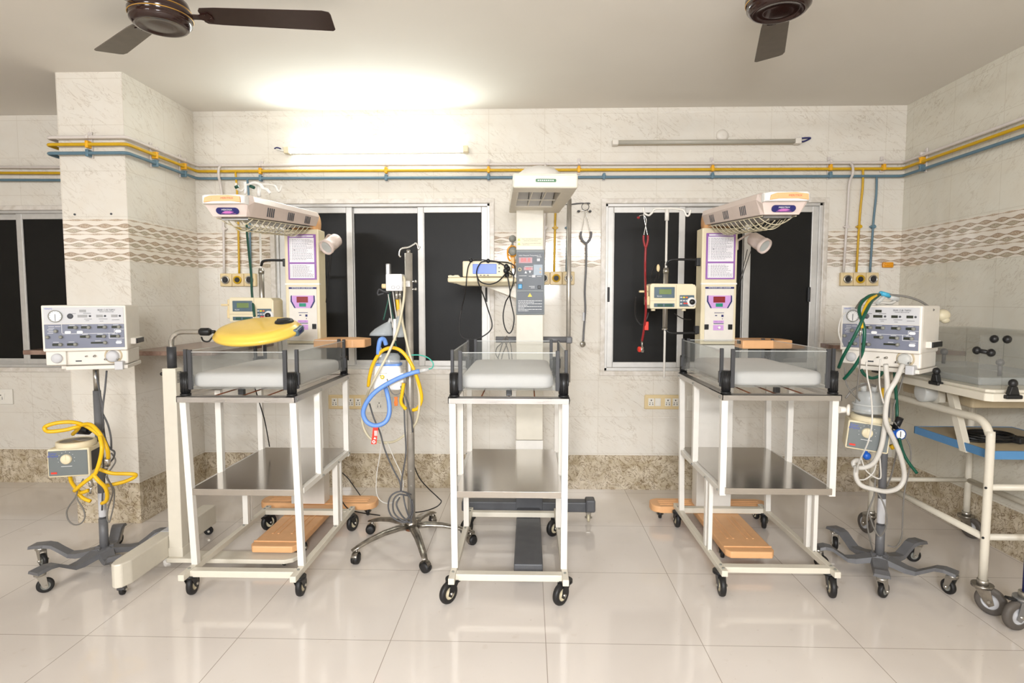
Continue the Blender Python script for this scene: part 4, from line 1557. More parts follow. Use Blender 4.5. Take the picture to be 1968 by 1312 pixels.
# rail, pole
mb = MB()
mb.cyl((-0.200, 0.08, 1.082), (-0.05, 0.08, 1.082), 0.018, seg=16)
mb.cyl((0.05, 0.08, 1.082), (0.235, 0.08, 1.082), 0.018, seg=16)
mb.box(0.214, 0.250, 0.055, 0.105, 1.060, 1.100, 0.008)
mb.build('rear_rail', 'grey paint', wB)
mb = MB(); mb.cyl((0.228, 0.08, 0.83), (0.228, 0.08, 1.895), 0.0135, seg=16); mb.sph((0.228, 0.08, 1.895), 0.0135); po = mb.build('drip_pole', 'pole steel', wB)
mb = MB(); mb.tube([(0.228, 0.08, 1.865), (0.26, 0.08, 1.868), (0.33, 0.08, 1.875), (0.35, 0.08, 1.873)], 0.0025, 6); mb.tube([(0.228, 0.08, 1.865), (0.19, 0.08, 1.868), (0.16, 0.08, 1.872)], 0.0025, 6); mb.build('drip_hook', 'hose dark grey', po)
# side shelf
mb = MB()
mb.box(-0.455, -0.075, -0.13, 0.13, 1.412, 1.440, 0.008)
mb.prism([(-0.452, 1.440), (-0.452, 1.449), (-0.437, 1.452), (-0.425, 1.446), (-0.415, 1.452), (-0.395, 1.452), (-0.385, 1.440)], -0.13, -0.10, 'XZ', 0.002)
mb.loft([[(-0.43, -0.12, 1.413), (-0.09, -0.12, 1.413), (-0.09, 0.12, 1.413), (-0.43, 0.12, 1.413)], [(-0.38, -0.09, 1.396), (-0.09, -0.09, 1.396), (-0.09, 0.10, 1.396), (-0.38, 0.10, 1.396)]], smooth=False)
sh = mb.build('side_shelf', 'cream plastic', wB)
mb = MB(); mb.prism([(-0.27, 1.397), (-0.078, 1.397), (-0.078, 1.325)], 0.02, 0.035, 'XZ'); mb.build('shelf_bracket', 'cream paint', sh)

# monitor on the shelf
mon = thing('pulse_monitor', 'small cream monitor with bright blue screen on the shelf left of the centre warmer', 'monitor', (-0.215, 3.33, 1.4405))
mb = MB()
mb.box(-0.150, 0.120, -0.03, 0.12, 0.002, 0.088, 0.006)
for xx in (-0.12, 0.09):
    mb.cyl((xx, 0.0, 0), (xx, 0.0, 0.004), 0.01, seg=10)
bo = mb.build('body', 'cream plastic', mon)
mb = MB(); mb.box(-0.094, 0.038, -0.034, -0.029, 0.018, 0.072, 0.002); mb.build('screen', 'lcd blue', bo)
mb = MB()
for xx in (-0.05, -0.03, -0.01):
    mb.box(xx - 0.005, xx + 0.005, -0.033, -0.029, 0.008, 0.012)
for zz in (0.03, 0.05, 0.07):
    mb.box(0.048, 0.056, -0.033, -0.029, zz - 0.002, zz + 0.003)
mb.build('keys', 'ink dark', bo)


def cable(name, label, pts, r, mat, cat='cable', parent=None, n=8, group=None):
    mb = MB()
    for p in (pts if isinstance(pts[0], list) else [pts]):
        q = [P(*a) if a[1] > 5 else Vector(a) for a in p]
        mb.tube(q, r, 8, n=n)
    o = mb.build(name, mat, parent, world=parent is not None)
    if parent is None:
        tag(o, label, cat, group)
    elif label:
        o['label'] = label
    return o


YM = 3.26
cable('sensor_cable', 'black sensor cable looped over the monitor and hanging below the centre warmer shelf', [
    [(905, 502, YM + .02), (915, 499, YM + .04), (935, 500, YM + .04), (955, 503, YM + .02), (972, 512, YM), (976, 522, YM - .01), (988, 528, YM), (989, 512, YM + .02), (978, 505, YM + .02), (960, 503, YM + .02), (930, 502, YM + .02), (920, 510, YM - .02), (916, 525, YM - .04), (922, 540, YM - .05), (938, 546, YM - .06), (955, 542, YM - .05), (968, 530, YM - .03), (974, 520, YM - .02)],
    [(905, 502, YM + .02), (900, 512, YM - .02), (897, 530, YM - .05), (896, 548, YM - .05), (894, 565, YM - .03), (888, 590, YM), (883, 618, YM), (884, 640, YM), (893, 650, YM), (915, 651, YM), (933, 643, YM), (944, 632, YM), (945, 618, YM), (938, 595, YM), (930, 570, YM - .02), (920, 545, YM - .05), (917, 530, YM - .04)],
    [(974, 525, YM - .02), (978, 545, YM - .02), (980, 565, YM - .02), (972, 580, YM), (967, 605, YM), (970, 628, YM), (978, 640, YM), (985, 632, YM), (988, 610, YM), (983, 585, YM), (980, 565, YM - .03), (986, 545, YM - .02), (987, 530, YM - .02), (980, 520, YM - .02)]], 0.0034, 'cable black')
mb = MB()
for (x, y, yy) in ((905, 500, YM + .02), (938, 501, YM + .02), (973, 512, YM - .01), (972, 520, YM - .02), (974, 528, YM - .01), (976, 516, YM)):
    mb.sph(P(x, y, yy), 0.011 if x < 960 else 0.014, (1, 0.7, 1.1), 10)
tag(mb.build('cable_connectors', 'black plastic'), 'cluster of black sensor plugs at the right end of the monitor', 'plug', kind='stuff')
cable('gauge_hose', 'thin orange hose behind the centre warmer column', [(984, 470, 3.66), (976, 486, 3.62), (979, 500, 3.62), (990, 505, 3.64)], 0.006, 'amber plastic', 'hose')
g = thing('flow_gauge', 'round grey pressure gauge with orange rim beside the centre warmer column', 'gauge', tuple(P(985, 483, 3.60)))
mb = MB(); mb.lathe([(0.034, 0.0), (0.034, 0.02), (0.028, 0.024)], (0, 0, 0), '-Y', 24); mb.build('rim', 'amber plastic', g)
mb = MB(); mb.lathe([(0, 0.028), (0.02, 0.026), (0.028, 0.018), (0.028, 0.0)], (0.004, 0, 0), '-Y', 24); mb.build('dial', 'knob grey', g)
mb = MB(); mb.lathe([(0, 0.03), (0.018, 0.026), (0.022, 0.0)], (0.0, 0, 0.075), '-Y', 20); mb.cyl((0, -0.01, 0.03), (0, -0.01, 0.06), 0.006, seg=8); mb.build('valve_knob', 'knob grey', g)
mb = MB(); mb.box(-0.012, 0.012, 0.0, 0.02, -0.10, -0.03, 0.003); mb.box(-0.008, 0.008, 0.015, W - g.location.y, -0.07, -0.055); mb.build('mount', 'amber plastic', g)
YR = 3.47
cable('lead_bundle', 'bundle of thin grey leads hanging from the rail behind the centre mattress', [
    [(970, 648, YR), (963, 660, YR - .02), (955, 668, YR), (953, 680, YR), (958, 690, YR)],
    [(972, 648, YR), (965, 662, YR - .02), (961, 675, YR), (957, 688, YR)],
    [(974, 645, YR), (974, 660, YR - .02), (966, 680, YR), (964, 690, YR)],
    [(976, 650, YR), (982, 665, YR), (984, 690, YR)],
    [(970, 655, YR), (976, 672, YR), (979, 690, YR)]], 0.003, 'hose grey')

# ================================================================ PHOTOTHERAPY LAMP (yellow)
ph = thing('phototherapy_lamp', 'phototherapy stand with round yellow lamp head over the left bassinet', 'phototherapy lamp', (-1.735, 2.84, 0))
mb = MB(); mb.prism([(-0.110, -0.30), (-0.098, -0.345), (-0.075, -0.358), (-0.052, -0.345), (-0.036, -0.30), (-0.036, 0.42), (-0.110, 0.42)], 0.050, 0.158, 'XY', 0.006); mb.build('base_box', 'cream paint', ph)
mb = MB(); mb.prism([(-0.036, -0.055), (0.55, -0.055), (0.585, -0.035), (0.60, 0.0), (0.585, 0.035), (0.55, 0.045), (-0.036, 0.045)], 0.032, 0.054, 'XY', 0.004); mb.build('cross_plate', 'cream paint', ph)
mb = MB(); mb.box(-0.033, 0.033, -0.030, 0.030, 0.054, 0.985, 0.003); c_ = mb.build('column', 'cream paint', ph)
mb = MB(); mb.box(-0.036, 0.036, -0.033, 0.034, 0.05, 0.098, 0.003); mb.build('column_socket', 'cream paint', c_)
mb = MB()
for k in range(8):
    mb.box(0.0332, 0.0342, -0.018, 0.018, 0.915 + k * 0.007, 0.918 + k * 0.007)
mb.build('column_vents', 'ink dark', c_)
mb = MB(); mb.box(-0.105, -0.045, 0.02, 0.12, 0.1585, 0.1600); mb.build('rating_plate', 'panel grey', ph)
mb = MB(); mb.cyl((-0.033, 0, 0.955), (-0.048, 0, 0.955), 0.004, seg=8); mb.sph((-0.052, 0, 0.955), 0.009); mb.build('height_knob', 'black plastic', c_)
mb = MB(); mb.cyl((0, 0, 0.985), (0, 0, 1.088), 0.021, seg=24); mb.build('grip', 'dark channel', ph)
mb = MB(); mb.tube([(0, 0, 1.08), (0, 0, 1.108), (0.006, 0, 1.132), (0.028, 0, 1.153), (0.055, 0, 1.160), (0.10, 0, 1.161), (0.16, 0, 1.161)], 0.0125, 14); mb.build('arm', 'chrome', ph)
mb = MB(); mb.lathe([(0, -0.028), (0.014, -0.028), (0.019, -0.02), (0.019, 0.018), (0.013, 0.028), (0, 0.028)], (0.170, 0, 1.161), 'X', 20); mb.cyl((0.195, 0, 1.161), (0.218, 0, 1.161), 0.008, seg=12); mb.build('joint', 'black plastic', ph)
mb = MB(); mb.tube([(0.15, 0, 1.135), (0.165, -0.01, 1.118), (0.19, -0.01, 1.115), (0.205, 0, 1.135), (0.225, 0, 1.145)], 0.004, 8); mb.build('lamp_cable', 'cable black', ph)
HL = Matrix.Translation((0.418, 0.02, 1.160)) @ Matrix.Rotation(R(15.5), 4, 'X') @ Matrix.Rotation(R(-2), 4, 'Y')


def oval(a, b, z, n=48, nose=0.0):
    out = []
    for k in range(n):
        t = 2 * PI * k / n
        x, y = a * math.cos(t), b * math.sin(t)
        if math.cos(t) > 0.75:
            x += nose * (math.cos(t) - 0.75) / 0.25
        out.append((x, y, z))
    return out


mb = MB(); mb.X = HL
mb.loft([oval(0.155, 0.13, -0.021), oval(0.188, 0.162, -0.019), oval(0.203, 0.177, -0.010, nose=0.006), oval(0.207, 0.180, 0.000, nose=0.008), oval(0.203, 0.177, 0.008, nose=0.010), oval(0.195, 0.168, 0.011, nose=0.010), oval(0.191, 0.164, 0.020, nose=0.008), oval(0.180, 0.154, 0.029), oval(0.15, 0.128, 0.033), oval(0.06, 0.05, 0.034)])
lh = mb.build('lamp_head', 'yellow plastic', ph)
mb = MB(); mb.X = HL
mb.lathe([(0, 0.016), (0.030, 0.015), (0.042, 0.010), (0.046, 0.0)], (0.118, 0.045, 0.030), 'Z', 28)
mb.box(0.085, 0.150, 0.038, 0.052, 0.040, 0.050, 0.004)
mb.build('turn_knob', 'black plastic', lh)
mb = MB(); mb.X = HL
mb.box(0.188, 0.217, -0.045, 0.035, -0.016, 0.018, 0.006)
mb.build('end_display', 'smoke screen', lh)
mb = MB(); mb.X = HL
mb.box(0.214, 0.2185, -0.030, 0.008, -0.006, 0.010, 0.001)
mb.build('end_screen', 'navy', lh)
mb = MB(); mb.X = HL
mb.box(-0.055, -0.005, -0.150, -0.148, 0.020, 0.023); mb.cyl((-0.003, -0.151, 0.0215), (-0.003, -0.148, 0.0215), 0.003, seg=8)
mb.build('marking', 'ink grey', lh)
mb = MB(); mb.X = HL
mb.box(-0.150, -0.115, 0.05, 0.062, 0.0275, 0.031, 0.001, rot=(0, 0, R(25))); mb.build('raised_label', 'warning yellow', lh)
mb = MB(); mb.X = HL
mb.loft([oval(0.14, 0.115, -0.024), oval(0.15, 0.125, -0.020)]); mb.build('lamp_window', 'frosted clear', lh)
for (x, y, a) in ((-0.075, -0.32, 100), (-0.072, 0.37, 30), (0.52, 0.0, 60)):
    caster(ph, x, y, 0.024 if x < 0 else 0.014, 0.018, 0.051 if x < 0 else 0.032, R(a), 'black rubber', 'black plastic', 'hose dark grey')

# ================================================================ VENTILATORS ON STANDS


def five_leg_base(root, cx, cy, legs, mat):
    for (a, ln) in legs:
        mb = MB()
        X = Matrix.Translation((cx, cy, 0)) @ Matrix.Rotation(R(a), 4, 'Z')
        mb.X = X
        prof = [(0.0, 0.070, 0.100, 0.045), (0.06, 0.060, 0.085, 0.036), (0.12, 0.048, 0.070, 0.030), (0.16, 0.050, 0.068, 0.027), (0.20, 0.075, 0.091, 0.026), (0.235, 0.097, 0.112, 0.028), (0.27, 0.103, 0.117, 0.032), (ln + 0.028, 0.097, 0.110, 0.034)]
        k = ln / 0.30
        mb.loft([[(x * k, -w_, b), (x * k, w_, b), (x * k, w_ * 0.85, t), (x * k, -w_ * 0.85, t)] for (x, b, t, w_) in prof], smooth=False)
        mb.build('base_leg', mat, root)
        c = X @ Vector((ln, 0, 0))
        caster(root, c.x, c.y, 0.034, 0.022, 0.097, R(a + 150), 'black rubber', 'knob grey', 'steel', trail=0.5)


def vent_knob(mb, x, z, r=0.0075, y=-0.0):
    mb.lathe([(0, 0.014), (r * 0.8, 0.014), (r, 0.010), (r, 0)], (x, y, z), '-Y', 14)


def make_ventilator(label, cx, cy, rz, legs, lit):
    root = thing('ventilator', label, 'ventilator', (cx, cy, 0), 0, 'grey and white ventilators on five-legged stands')
    five_leg_base(root, 0, 0, legs, 'grey paint')
    mb = MB(); mb.cyl((0, 0, 0.070), (0, 0, 0.24), 0.0200, 0.0195, seg=24); mb.cyl((0, 0, 0.22), (0, 0, 0.875), 0.0170, seg=24); mb.build('stand_pole', 'grey paint', root)
    mb = MB(); mb.cyl((0, 0, 0.875), (0, 0, 0.99), 0.0125, seg=20); mb.build('inner_pole', 'steel', root)
    mb = MB(); mb.lathe([(0.0176, 0.25), (0.0176, 0.37)], (0, 0, 0), 'Z', 24); mb.build('pole_label', 'panel grey', root)
    BX = Matrix.Rotation(rz, 4, 'Z') @ Matrix.Translation((0, 0, 0.990))

    def part(name, mat, parent, fn):
        m = MB(); m.X = BX
        fn(m)
        return m.build(name, mat, parent)
    bx = part('mounting_plate', 'offwhite plastic', root, lambda m: m.box(-0.085, 0.165, -0.115, 0.12, 0.0, 0.018, 0.003))
    part('clamp_block', 'panel grey', bx, lambda m: m.box(0.115, 0.150, -0.135, -0.08, -0.004, 0.036, 0.004))
    W_ = 0.1675

    def shell(m):
        m.box(-W_, W_, -0.11, 0.11, 0.088, 0.300, 0.008)
        m.box(-W_ + 0.012, W_ - 0.004, -0.095, 0.10, 0.020, 0.092, 0.008)
        m.prism([(-W_ + 0.006, -0.09), (-W_ + 0.085, -0.09), (-W_ + 0.085, -0.108), (-W_ + 0.006, -0.108)], 0.024, 0.088, 'XY', 0.004)
        m.box(-W_, W_, -0.118, -0.105, 0.088, 0.300, 0.005)
        m.box(-0.12, -0.10, -0.06, -0.02, 0.0, 0.02, 0.003)
    body = part('body', 'offwhite plastic', root, shell)
    part('side_handle', 'offwhite plastic', body, lambda m: m.box(W_ - 0.002, W_ + 0.022, -0.06, 0.07, 0.112, 0.142, 0.004))
    part('handle_grip', 'black plastic', body, lambda m: m.box(W_ + 0.020, W_ + 0.027, -0.055, 0.068, 0.115, 0.139, 0.002))
    F0 = -0.118
    part('top_panel', 'panel grey', body, lambda m: m.box(-0.158, 0.158, F0 - 0.002, F0 + 0.003, 0.216, 0.291, 0.001))
    part('lower_panel', 'panel slate', body, lambda m: m.box(-0.158, 0.158, F0 - 0.002, F0 + 0.003, 0.102, 0.213, 0.001))
    part('gauge_rim', 'knob grey', body, lambda m: m.lathe([(0.027, 0.0), (0.028, 0.008), (0.025, 0.009), (0.024, 0.003), (0.027, 0.0)], (-0.112, F0, 0.250), '-Y', 28))
    part('gauge_face', 'ink white', body, lambda m: m.cyl((-0.112, F0, 0.250), (-0.112, F0 - 0.006, 0.250), 0.024, seg=28))

    def needle(m):
        m.box(-0.1128, -0.1112, F0 - 0.008, F0 - 0.006, 0.228, 0.260)
        for k in range(11):
            a = R(220 - k * 26)
            m.box(-0.112 + 0.021 * math.cos(a) - 0.0008, -0.112 + 0.021 * math.cos(a) + 0.0008, F0 - 0.0068, F0 - 0.0058, 0.250 + 0.021 * math.sin(a) - 0.0015, 0.250 + 0.021 * math.sin(a) + 0.0015)
    part('gauge_needle', 'ink dark', body, needle)

    def ink(m):
        m.text('BEAR CUB 750PSV', 0.0115, (0.090, F0 - 0.0030, 0.278), wid=0.78)
        m.text('INFANT VENTILATOR', 0.0065, (0.090, F0 - 0.0030, 0.2695), wid=0.9)
        for (x, z, w2) in ((0.012, 0.263, 0.03), (0.015, 0.236, 0.03), (0.012, 0.229, 0.014), (0.075, 0.236, 0.035), (0.068, 0.226, 0.014), (0.125, 0.232, 0.03), (-0.04, 0.262, 0.016)):
            m.box(x - w2 / 2, x + w2 / 2, F0 - 0.003, F0 - 0.0015, z - 0.0008, z + 0.0008)
        m.lathe([(0, 0.003), (0.012, 0.003), (0.013, 0.001)], (-0.055, F0, 0.250), '-Y', 18)
        for x in (0.023, 0.083, 0.143):
            m.lathe([(0, 0.004), (0.0045, 0.004), (0.005, 0.001)], (x, F0, 0.250), '-Y', 12)
    part('panel_lettering', 'ink dark', body, ink)
    part('brand_lettering', 'ink blue', body, lambda m: m.text('VIASYS', 0.010, (-0.138, F0 - 0.003, 0.284)))

    def disp(m):
        m.box(-0.018, 0.008, F0 - 0.003, F0, 0.268, 0.280)
        m.box(-0.026, 0.012, F0 - 0.003, F0, 0.244, 0.256)
        m.box(0.048, 0.074, F0 - 0.003, F0, 0.244, 0.256)
        m.box(0.108, 0.134, F0 - 0.003, F0, 0.244, 0.256)
    part('top_displays', 'display dark' if lit else 'reflector grey', body, disp)

    def disp2(m):
        for (x, z) in ((-0.052, 0.198), (0.0, 0.198), (0.064, 0.198), (0.122, 0.198), (-0.006, 0.155), (0.058, 0.155), (0.115, 0.155), (-0.115, 0.120), (-0.058, 0.120)):
            m.box(x - 0.014, x + 0.010, F0 - 0.0045, F0, z - 0.0055, z + 0.0055)
        m.box(0.022, 0.074, F0 - 0.0045, F0, 0.1215, 0.1295)
    part('setting_displays', 'display dark', body, disp2)

    def knobs(m):
        for (x, z) in ((-0.034, 0.198), (0.018, 0.198), (0.082, 0.198), (0.139, 0.198), (0.013, 0.155), (0.077, 0.155), (0.134, 0.155), (-0.096, 0.120), (-0.038, 0.120), (0.080, 0.1255), (-0.112, 0.182), (-0.145, 0.155), (-0.094, 0.155)):
            vent_knob(m, x, z, 0.0078, F0 - 0.002)
    part('setting_knobs', 'knob grey', body, knobs)

    def btn(m):
        for (x, z) in ((-0.066, 0.176), (-0.019, 0.176), (0.134, 0.178), (0.135, 0.1255)):
            m.prism([(x + dx, z + dz) for dx, dz in rrect(-0.012, 0.012, -0.006, 0.006, 0.005, 4)], F0 - 0.006, F0, 'XZ')
    part('soft_keys', 'ink white', body, btn)

    def lines(m):
        y0, y1 = F0 - 0.003, F0 - 0.0015
        m.box(-0.0905, -0.089, y0, y1, 0.172, 0.213)
        m.box(-0.089, 0.118, y0, y1, 0.1685, 0.170)
        m.box(0.1175, 0.119, y0, y1, 0.1685, 0.188)
        m.box(0.118, 0.157, y0, y1, 0.187, 0.1883)
        m.box(0.0955, 0.097, y0, y1, 0.145, 0.1685)
        m.box(0.096, 0.157, y0, y1, 0.145, 0.1463)
        for (x, z) in ((-0.05, 0.208), (0.0, 0.208), (0.065, 0.208), (0.125, 0.208), (-0.13, 0.203), (-0.105, 0.203), (-0.13, 0.195), (-0.135, 0.188), (-0.13, 0.180), (-0.135, 0.173), (0.0, 0.165), (0.06, 0.165), (0.12, 0.165), (0.05, 0.134), (0.137, 0.136), (-0.115, 0.131), (-0.055, 0.131)):
            m.box(x - 0.011, x + 0.011, y0, y1, z - 0.0007, z + 0.0007)
    part('panel_lines', 'ink white', body, lines)
    part('flow_dial', 'panel grey', body, lambda m: m.lathe([(0, 0.016), (0.018, 0.016), (0.022, 0.012), (0.023, 0.0)], (-0.118, -0.104, 0.056), '-Y', 28))
    part('round_valve', 'frosted clear' if lit else 'panel grey', body, lambda m: m.lathe([(0, 0.018), (0.018, 0.020), (0.027, 0.012), (0.028, 0.0)], (0.100, -0.092, 0.058), '-Y', 28))
    part('valve_surround', 'beige band', body, lambda m: m.lathe([(0.029, 0.0), (0.031, 0.004), (0.036, 0.004), (0.038, 0.0)], (0.103, -0.094, 0.062), '-Y', 28))

    def ports(m):
        for (x, z, r) in ((0.028, 0.062, 0.006), (0.072, 0.046, 0.006), (0.122, 0.046, 0.006), (-0.005, 0.062, 0.004)):
            m.lathe([(r * 0.5, 0.018), (r * 0.8, 0.018), (r * 0.8, 0.006), (r, 0.004), (r, 0.0)], (x, -0.094, z), '-Y', 14)
    part('gas_ports', 'steel', body, ports)
    part('rating_slot', 'ink dark', body, lambda m: m.box(-0.050, -0.026, -0.0965, -0.094, 0.037, 0.043))
    return root, BX


vL, BXL = make_ventilator('ventilator on grey five-legged stand in front of the pillar, displays dark, yellow hoses below', -2.10, 2.82, R(20), ((183, 0.31), (253, 0.30), (316, 0.25), (45, 0.28), (112, 0.28)), False)
vR, BXR = make_ventilator('ventilator on grey five-legged stand at the right, green and clear hoses draped over it', 1.69, 2.84, R(-50), ((102, 0.30), (242, 0.28), (313, 0.29), (27, 0.30), (168, 0.27)), True)


def humidifier(label, c, rz, s=1.0):
    root = thing('humidifier', label, 'humidifier', c, rz, 'heated humidifiers clamped to the ventilator poles')
    mb = MB(); mb.box(-0.086, 0.086, -0.075, 0.06, -0.066, 0.066, 0.008); b = mb.build('body', 'cream plastic', root)
    mb = MB(); mb.box(-0.079, 0.079, -0.078, -0.074, -0.058, 0.058, 0.002); f = mb.build('front_face', 'slate frame', b)
    mb = MB(); mb.lathe([(0, 0.010), (0.019, 0.010), (0.022, 0.007), (0.023, 0)], (-0.006, -0.078, 0.018), '-Y', 28); mb.box(-0.008, -0.004, -0.090, -0.087, 0.016, 0.038); mb.build('dial', 'cream plastic', b)
    mb = MB(); mb.text('Fisher', 0.015, (-0.060, -0.0788, 0.046), wid=0.9); mb.text('&Paykel', 0.015, (-0.060, -0.0788, 0.034), wid=0.9); mb.build('brand_lettering', 'ink blue', f)
    mb = MB(); mb.box(-0.070, -0.046, -0.0795, -0.077, -0.048, -0.040); mb.build('red_mark', 'red plastic', f)
    mb = MB(); mb.box(-0.028, 0.016, -0.0792, -0.077, -0.0155, -0.0138)
    for k in range(9):
        a = R(200 - k * 27)
        mb.box(-0.006 + 0.034 * math.cos(a) - 0.001, -0.006 + 0.034 * math.cos(a) + 0.001, -0.0792, -0.077, 0.018 + 0.034 * math.sin(a) - 0.001, 0.018 + 0.034 * math.sin(a) + 0.001)
    mb.build('scale_marks', 'ink white', f)
    mb = MB(); mb.box(0.0855, 0.088, -0.055, 0.04, -0.045, 0.045, 0.002); mb.build('side_panel', 'dark channel', b)
    mb = MB(); mb.lathe([(0.078, 0.066), (0.080, 0.074), (0.080, 0.088), (0.070, 0.092), (0.066, 0.086), (0, 0.084)], (0.006, -0.006, 0), 'Z', 36); mb.build('heater_plate', 'cream plastic', b)
    mb = MB(); mb.lathe([(0, 0.0875), (0.064, 0.0875), (0.064, 0.0895), (0, 0.0895)], (0.006, -0.006, 0), 'Z', 32); mb.build('hot_plate', 'steel', b)
    mb = MB(); mb.box(-0.02, 0.02, 0.058, 0.075, -0.03, 0.04, 0.004); mb.build('pole_clamp', 'black plastic', b)
    return root


hum1 = humidifier('cream humidifier with grey face and empty metal plate under the left ventilator', tuple(P(147, 881, 2.70)), R(14))
hum2 = humidifier('cream humidifier with grey face and clear water chamber under the right ventilator', tuple(P(1664, 833, 2.77)), R(-22))
hum2.rotation_euler = (0, R(5), R(-22))
ch = thing('water_chamber', 'clear ribbed water chamber standing on the right humidifier', 'chamber', tuple(P(1668, 792, 2.78)))
mb = MB(); mb.lathe([(0.062, 0.0), (0.062, 0.035), (0.055, 0.042), (0.052, 0.075), (0.046, 0.095), (0.020, 0.10), (0, 0.10)], (0, 0, 0), 'Z', 32); mb.build('chamber', 'bottle clear', ch)
mb = MB()
for z in (0.004, 0.036):
    mb.lathe([(0.060, z), (0.067, z), (0.067, z + 0.006), (0.060, z + 0.006)], (0, 0, 0), 'Z', 32)
mb.build('chamber_rim', 'frosted clear', ch)
mb = MB(); mb.cyl((-0.022, 0, 0.095), (-0.026, 0, 0.135), 0.012, seg=16); mb.cyl((0.022, 0, 0.095), (0.024, 0, 0.125), 0.012, seg=16); mb.build('chamber_port', 'frosted clear', ch)

# hoses and cables of the left ventilator
Y = 2.70
cable('yellow_air_hose', 'yellow air hose coiled around the left ventilator pole and humidifier', [
    [(200, 845, Y + .02), (186, 832, Y), (165, 818, Y), (140, 811, Y - .03), (112, 812, Y - .06), (90, 818, Y - .08), (86, 824, Y - .09), (95, 829, Y - .08), (125, 826, Y - .05), (150, 820, Y - .02), (148, 826, Y), (140, 834, Y + .03)],
    [(150, 818, Y), (172, 815, Y - .03), (188, 828, Y - .05), (200, 848, Y - .06), (207, 866, Y - .06), (208, 880, Y - .04)],
    [(192, 838, Y - .08), (196, 860, Y - .10), (192, 885, Y - .10), (184, 908, Y - .10), (176, 916, Y - .10), (160, 928, Y - .10), (143, 943, Y - .08)],
    [(134, 910, Y + .04), (137, 925, Y + .02), (146, 938, Y), (155, 946, Y), (170, 942, Y)],
    [(178, 910, Y - .10), (190, 924, Y - .10), (202, 936, Y - .08), (206, 950, Y - .06), (204, 962, Y - .04), (196, 967, Y - .02)],
    [(190, 901, Y), (215, 909, Y + .02), (240, 910, Y + .04), (259, 911, Y + .06), (259, 916, Y + .07), (240, 925, Y + .06), (215, 931, Y + .04), (200, 934, Y + .02)],
    [(148, 946, Y), (160, 957, Y), (174, 963, Y)]], 0.0088, 'hose yellow', 'hose')
cable('power_cable', 'grey cables hanging down beside the left ventilator pole', [
    [(184, 712, Y + .1), (190, 745, Y + .08), (196, 780, Y + .06), (200, 830, Y + .06), (205, 850, Y + .05), (212, 862, Y + .05), (220, 868, Y + .05), (218, 880, Y + .05), (210, 890, Y + .05), (203, 908, Y + .04), (198, 935, Y + .04), (196, 980, Y + .06)],
    [(205, 712, Y + .1), (202, 745, Y + .08), (197, 790, Y + .05), (199, 815, Y + .05), (197, 830, Y + .05)],
    [(195, 790, Y + .06), (207, 815, Y + .04), (213, 840, Y + .04), (214, 862, Y + .04)]], 0.0042, 'hose dark grey')
cable('grey_lead', 'grey lead hanging in a tear-shaped loop below the left humidifier', [
    [(160, 920, Y - .02), (150, 940, Y - .02), (145, 955, Y - .02), (133, 972, Y - .02), (128, 985, Y - .02), (132, 1000, Y - .02), (143, 1008, Y - .02), (156, 1005, Y - .02), (163, 993, Y - .02), (160, 978, Y - .02), (150, 962, Y - .02), (146, 950, Y - .02)],
    [(214, 870, Y + .05), (222, 885, Y + .05), (214, 900, Y + .04), (206, 912, Y + .03), (210, 925, Y + .03), (219, 940, Y + .04), (219, 965, Y + .05), (214, 990, Y + .06), (210, 1003, Y + .06), (206, 995, Y + .06), (208, 975, Y + .05), (216, 950, Y + .03), (214, 935, Y + .02), (203, 915, Y + .01)]], 0.0034, 'hose grey')
mb = MB()
mb.cyl(P(207, 880, Y - .04), P(206, 894, Y - .03), 0.013, seg=14)
mb.cyl(P(206, 894, Y - .03), P(203, 900, Y - .03), 0.008, seg=14)
mb.cyl(P(172, 920, Y - .04), P(176, 934, Y - .04), 0.010, seg=12)
mb.cyl(P(176, 934, Y - .04), P(173, 948, Y - .04), 0.005, seg=12)
tag(mb.build('hose_coupling', 'chrome'), 'metal couplings at the ends of the yellow air hose', 'coupling', kind='stuff')
pr = thing('pressure_regulator', 'blue and black pressure regulator behind the left humidifier', 'regulator', tuple(P(158, 828, 2.82)))
mb = MB(); mb.cyl((-0.03, 0, 0), (-0.005, 0, 0), 0.016, seg=16); mb.build('regulator_body', 'strong blue', pr)
mb = MB(); mb.cyl((-0.008, 0, 0.006), (0.035, 0, 0.004), 0.022, seg=16); mb.cyl((0.02, 0, 0), (0.05, 0, 0), 0.008, seg=8); mb.build('regulator_cap', 'black plastic', pr)

# hoses of the right ventilator
Y = 2.70
cable('green_oxygen_hose', 'dark green oxygen hose draped over the top left of the right ventilator', [
    [(1690, 566, Y + .10), (1672, 568, Y + .02), (1657, 580, Y - .02), (1651, 595, Y - .06), (1655, 612, Y - .10), (1661, 632, Y - .12), (1660, 660, Y - .12), (1656, 680, Y - .10), (1645, 700, Y - .08), (1633, 716, Y - .05), (1622, 728, Y - .02)],
    [(1688, 568, Y + .08), (1676, 578, Y), (1668, 592, Y - .08), (1660, 608, Y - .12), (1650, 630, Y - .13), (1640, 650, Y - .12), (1630, 668, Y - .10), (1620, 686, Y - .06), (1612, 706, Y)],
    [(1655, 710, Y), (1662, 720, Y), (1675, 726, Y + .02), (1690, 722, Y + .04), (1698, 712, Y + .06)],
    [(1719, 712, Y + .08), (1721, 740, Y + .10), (1724, 790, Y + .10), (1722, 815, Y + .08)],
    [(1728, 842, Y + .04), (1734, 865, Y + .04), (1744, 885, Y + .03), (1762, 909, Y + .02)]], 0.0072, 'hose green', 'hose')
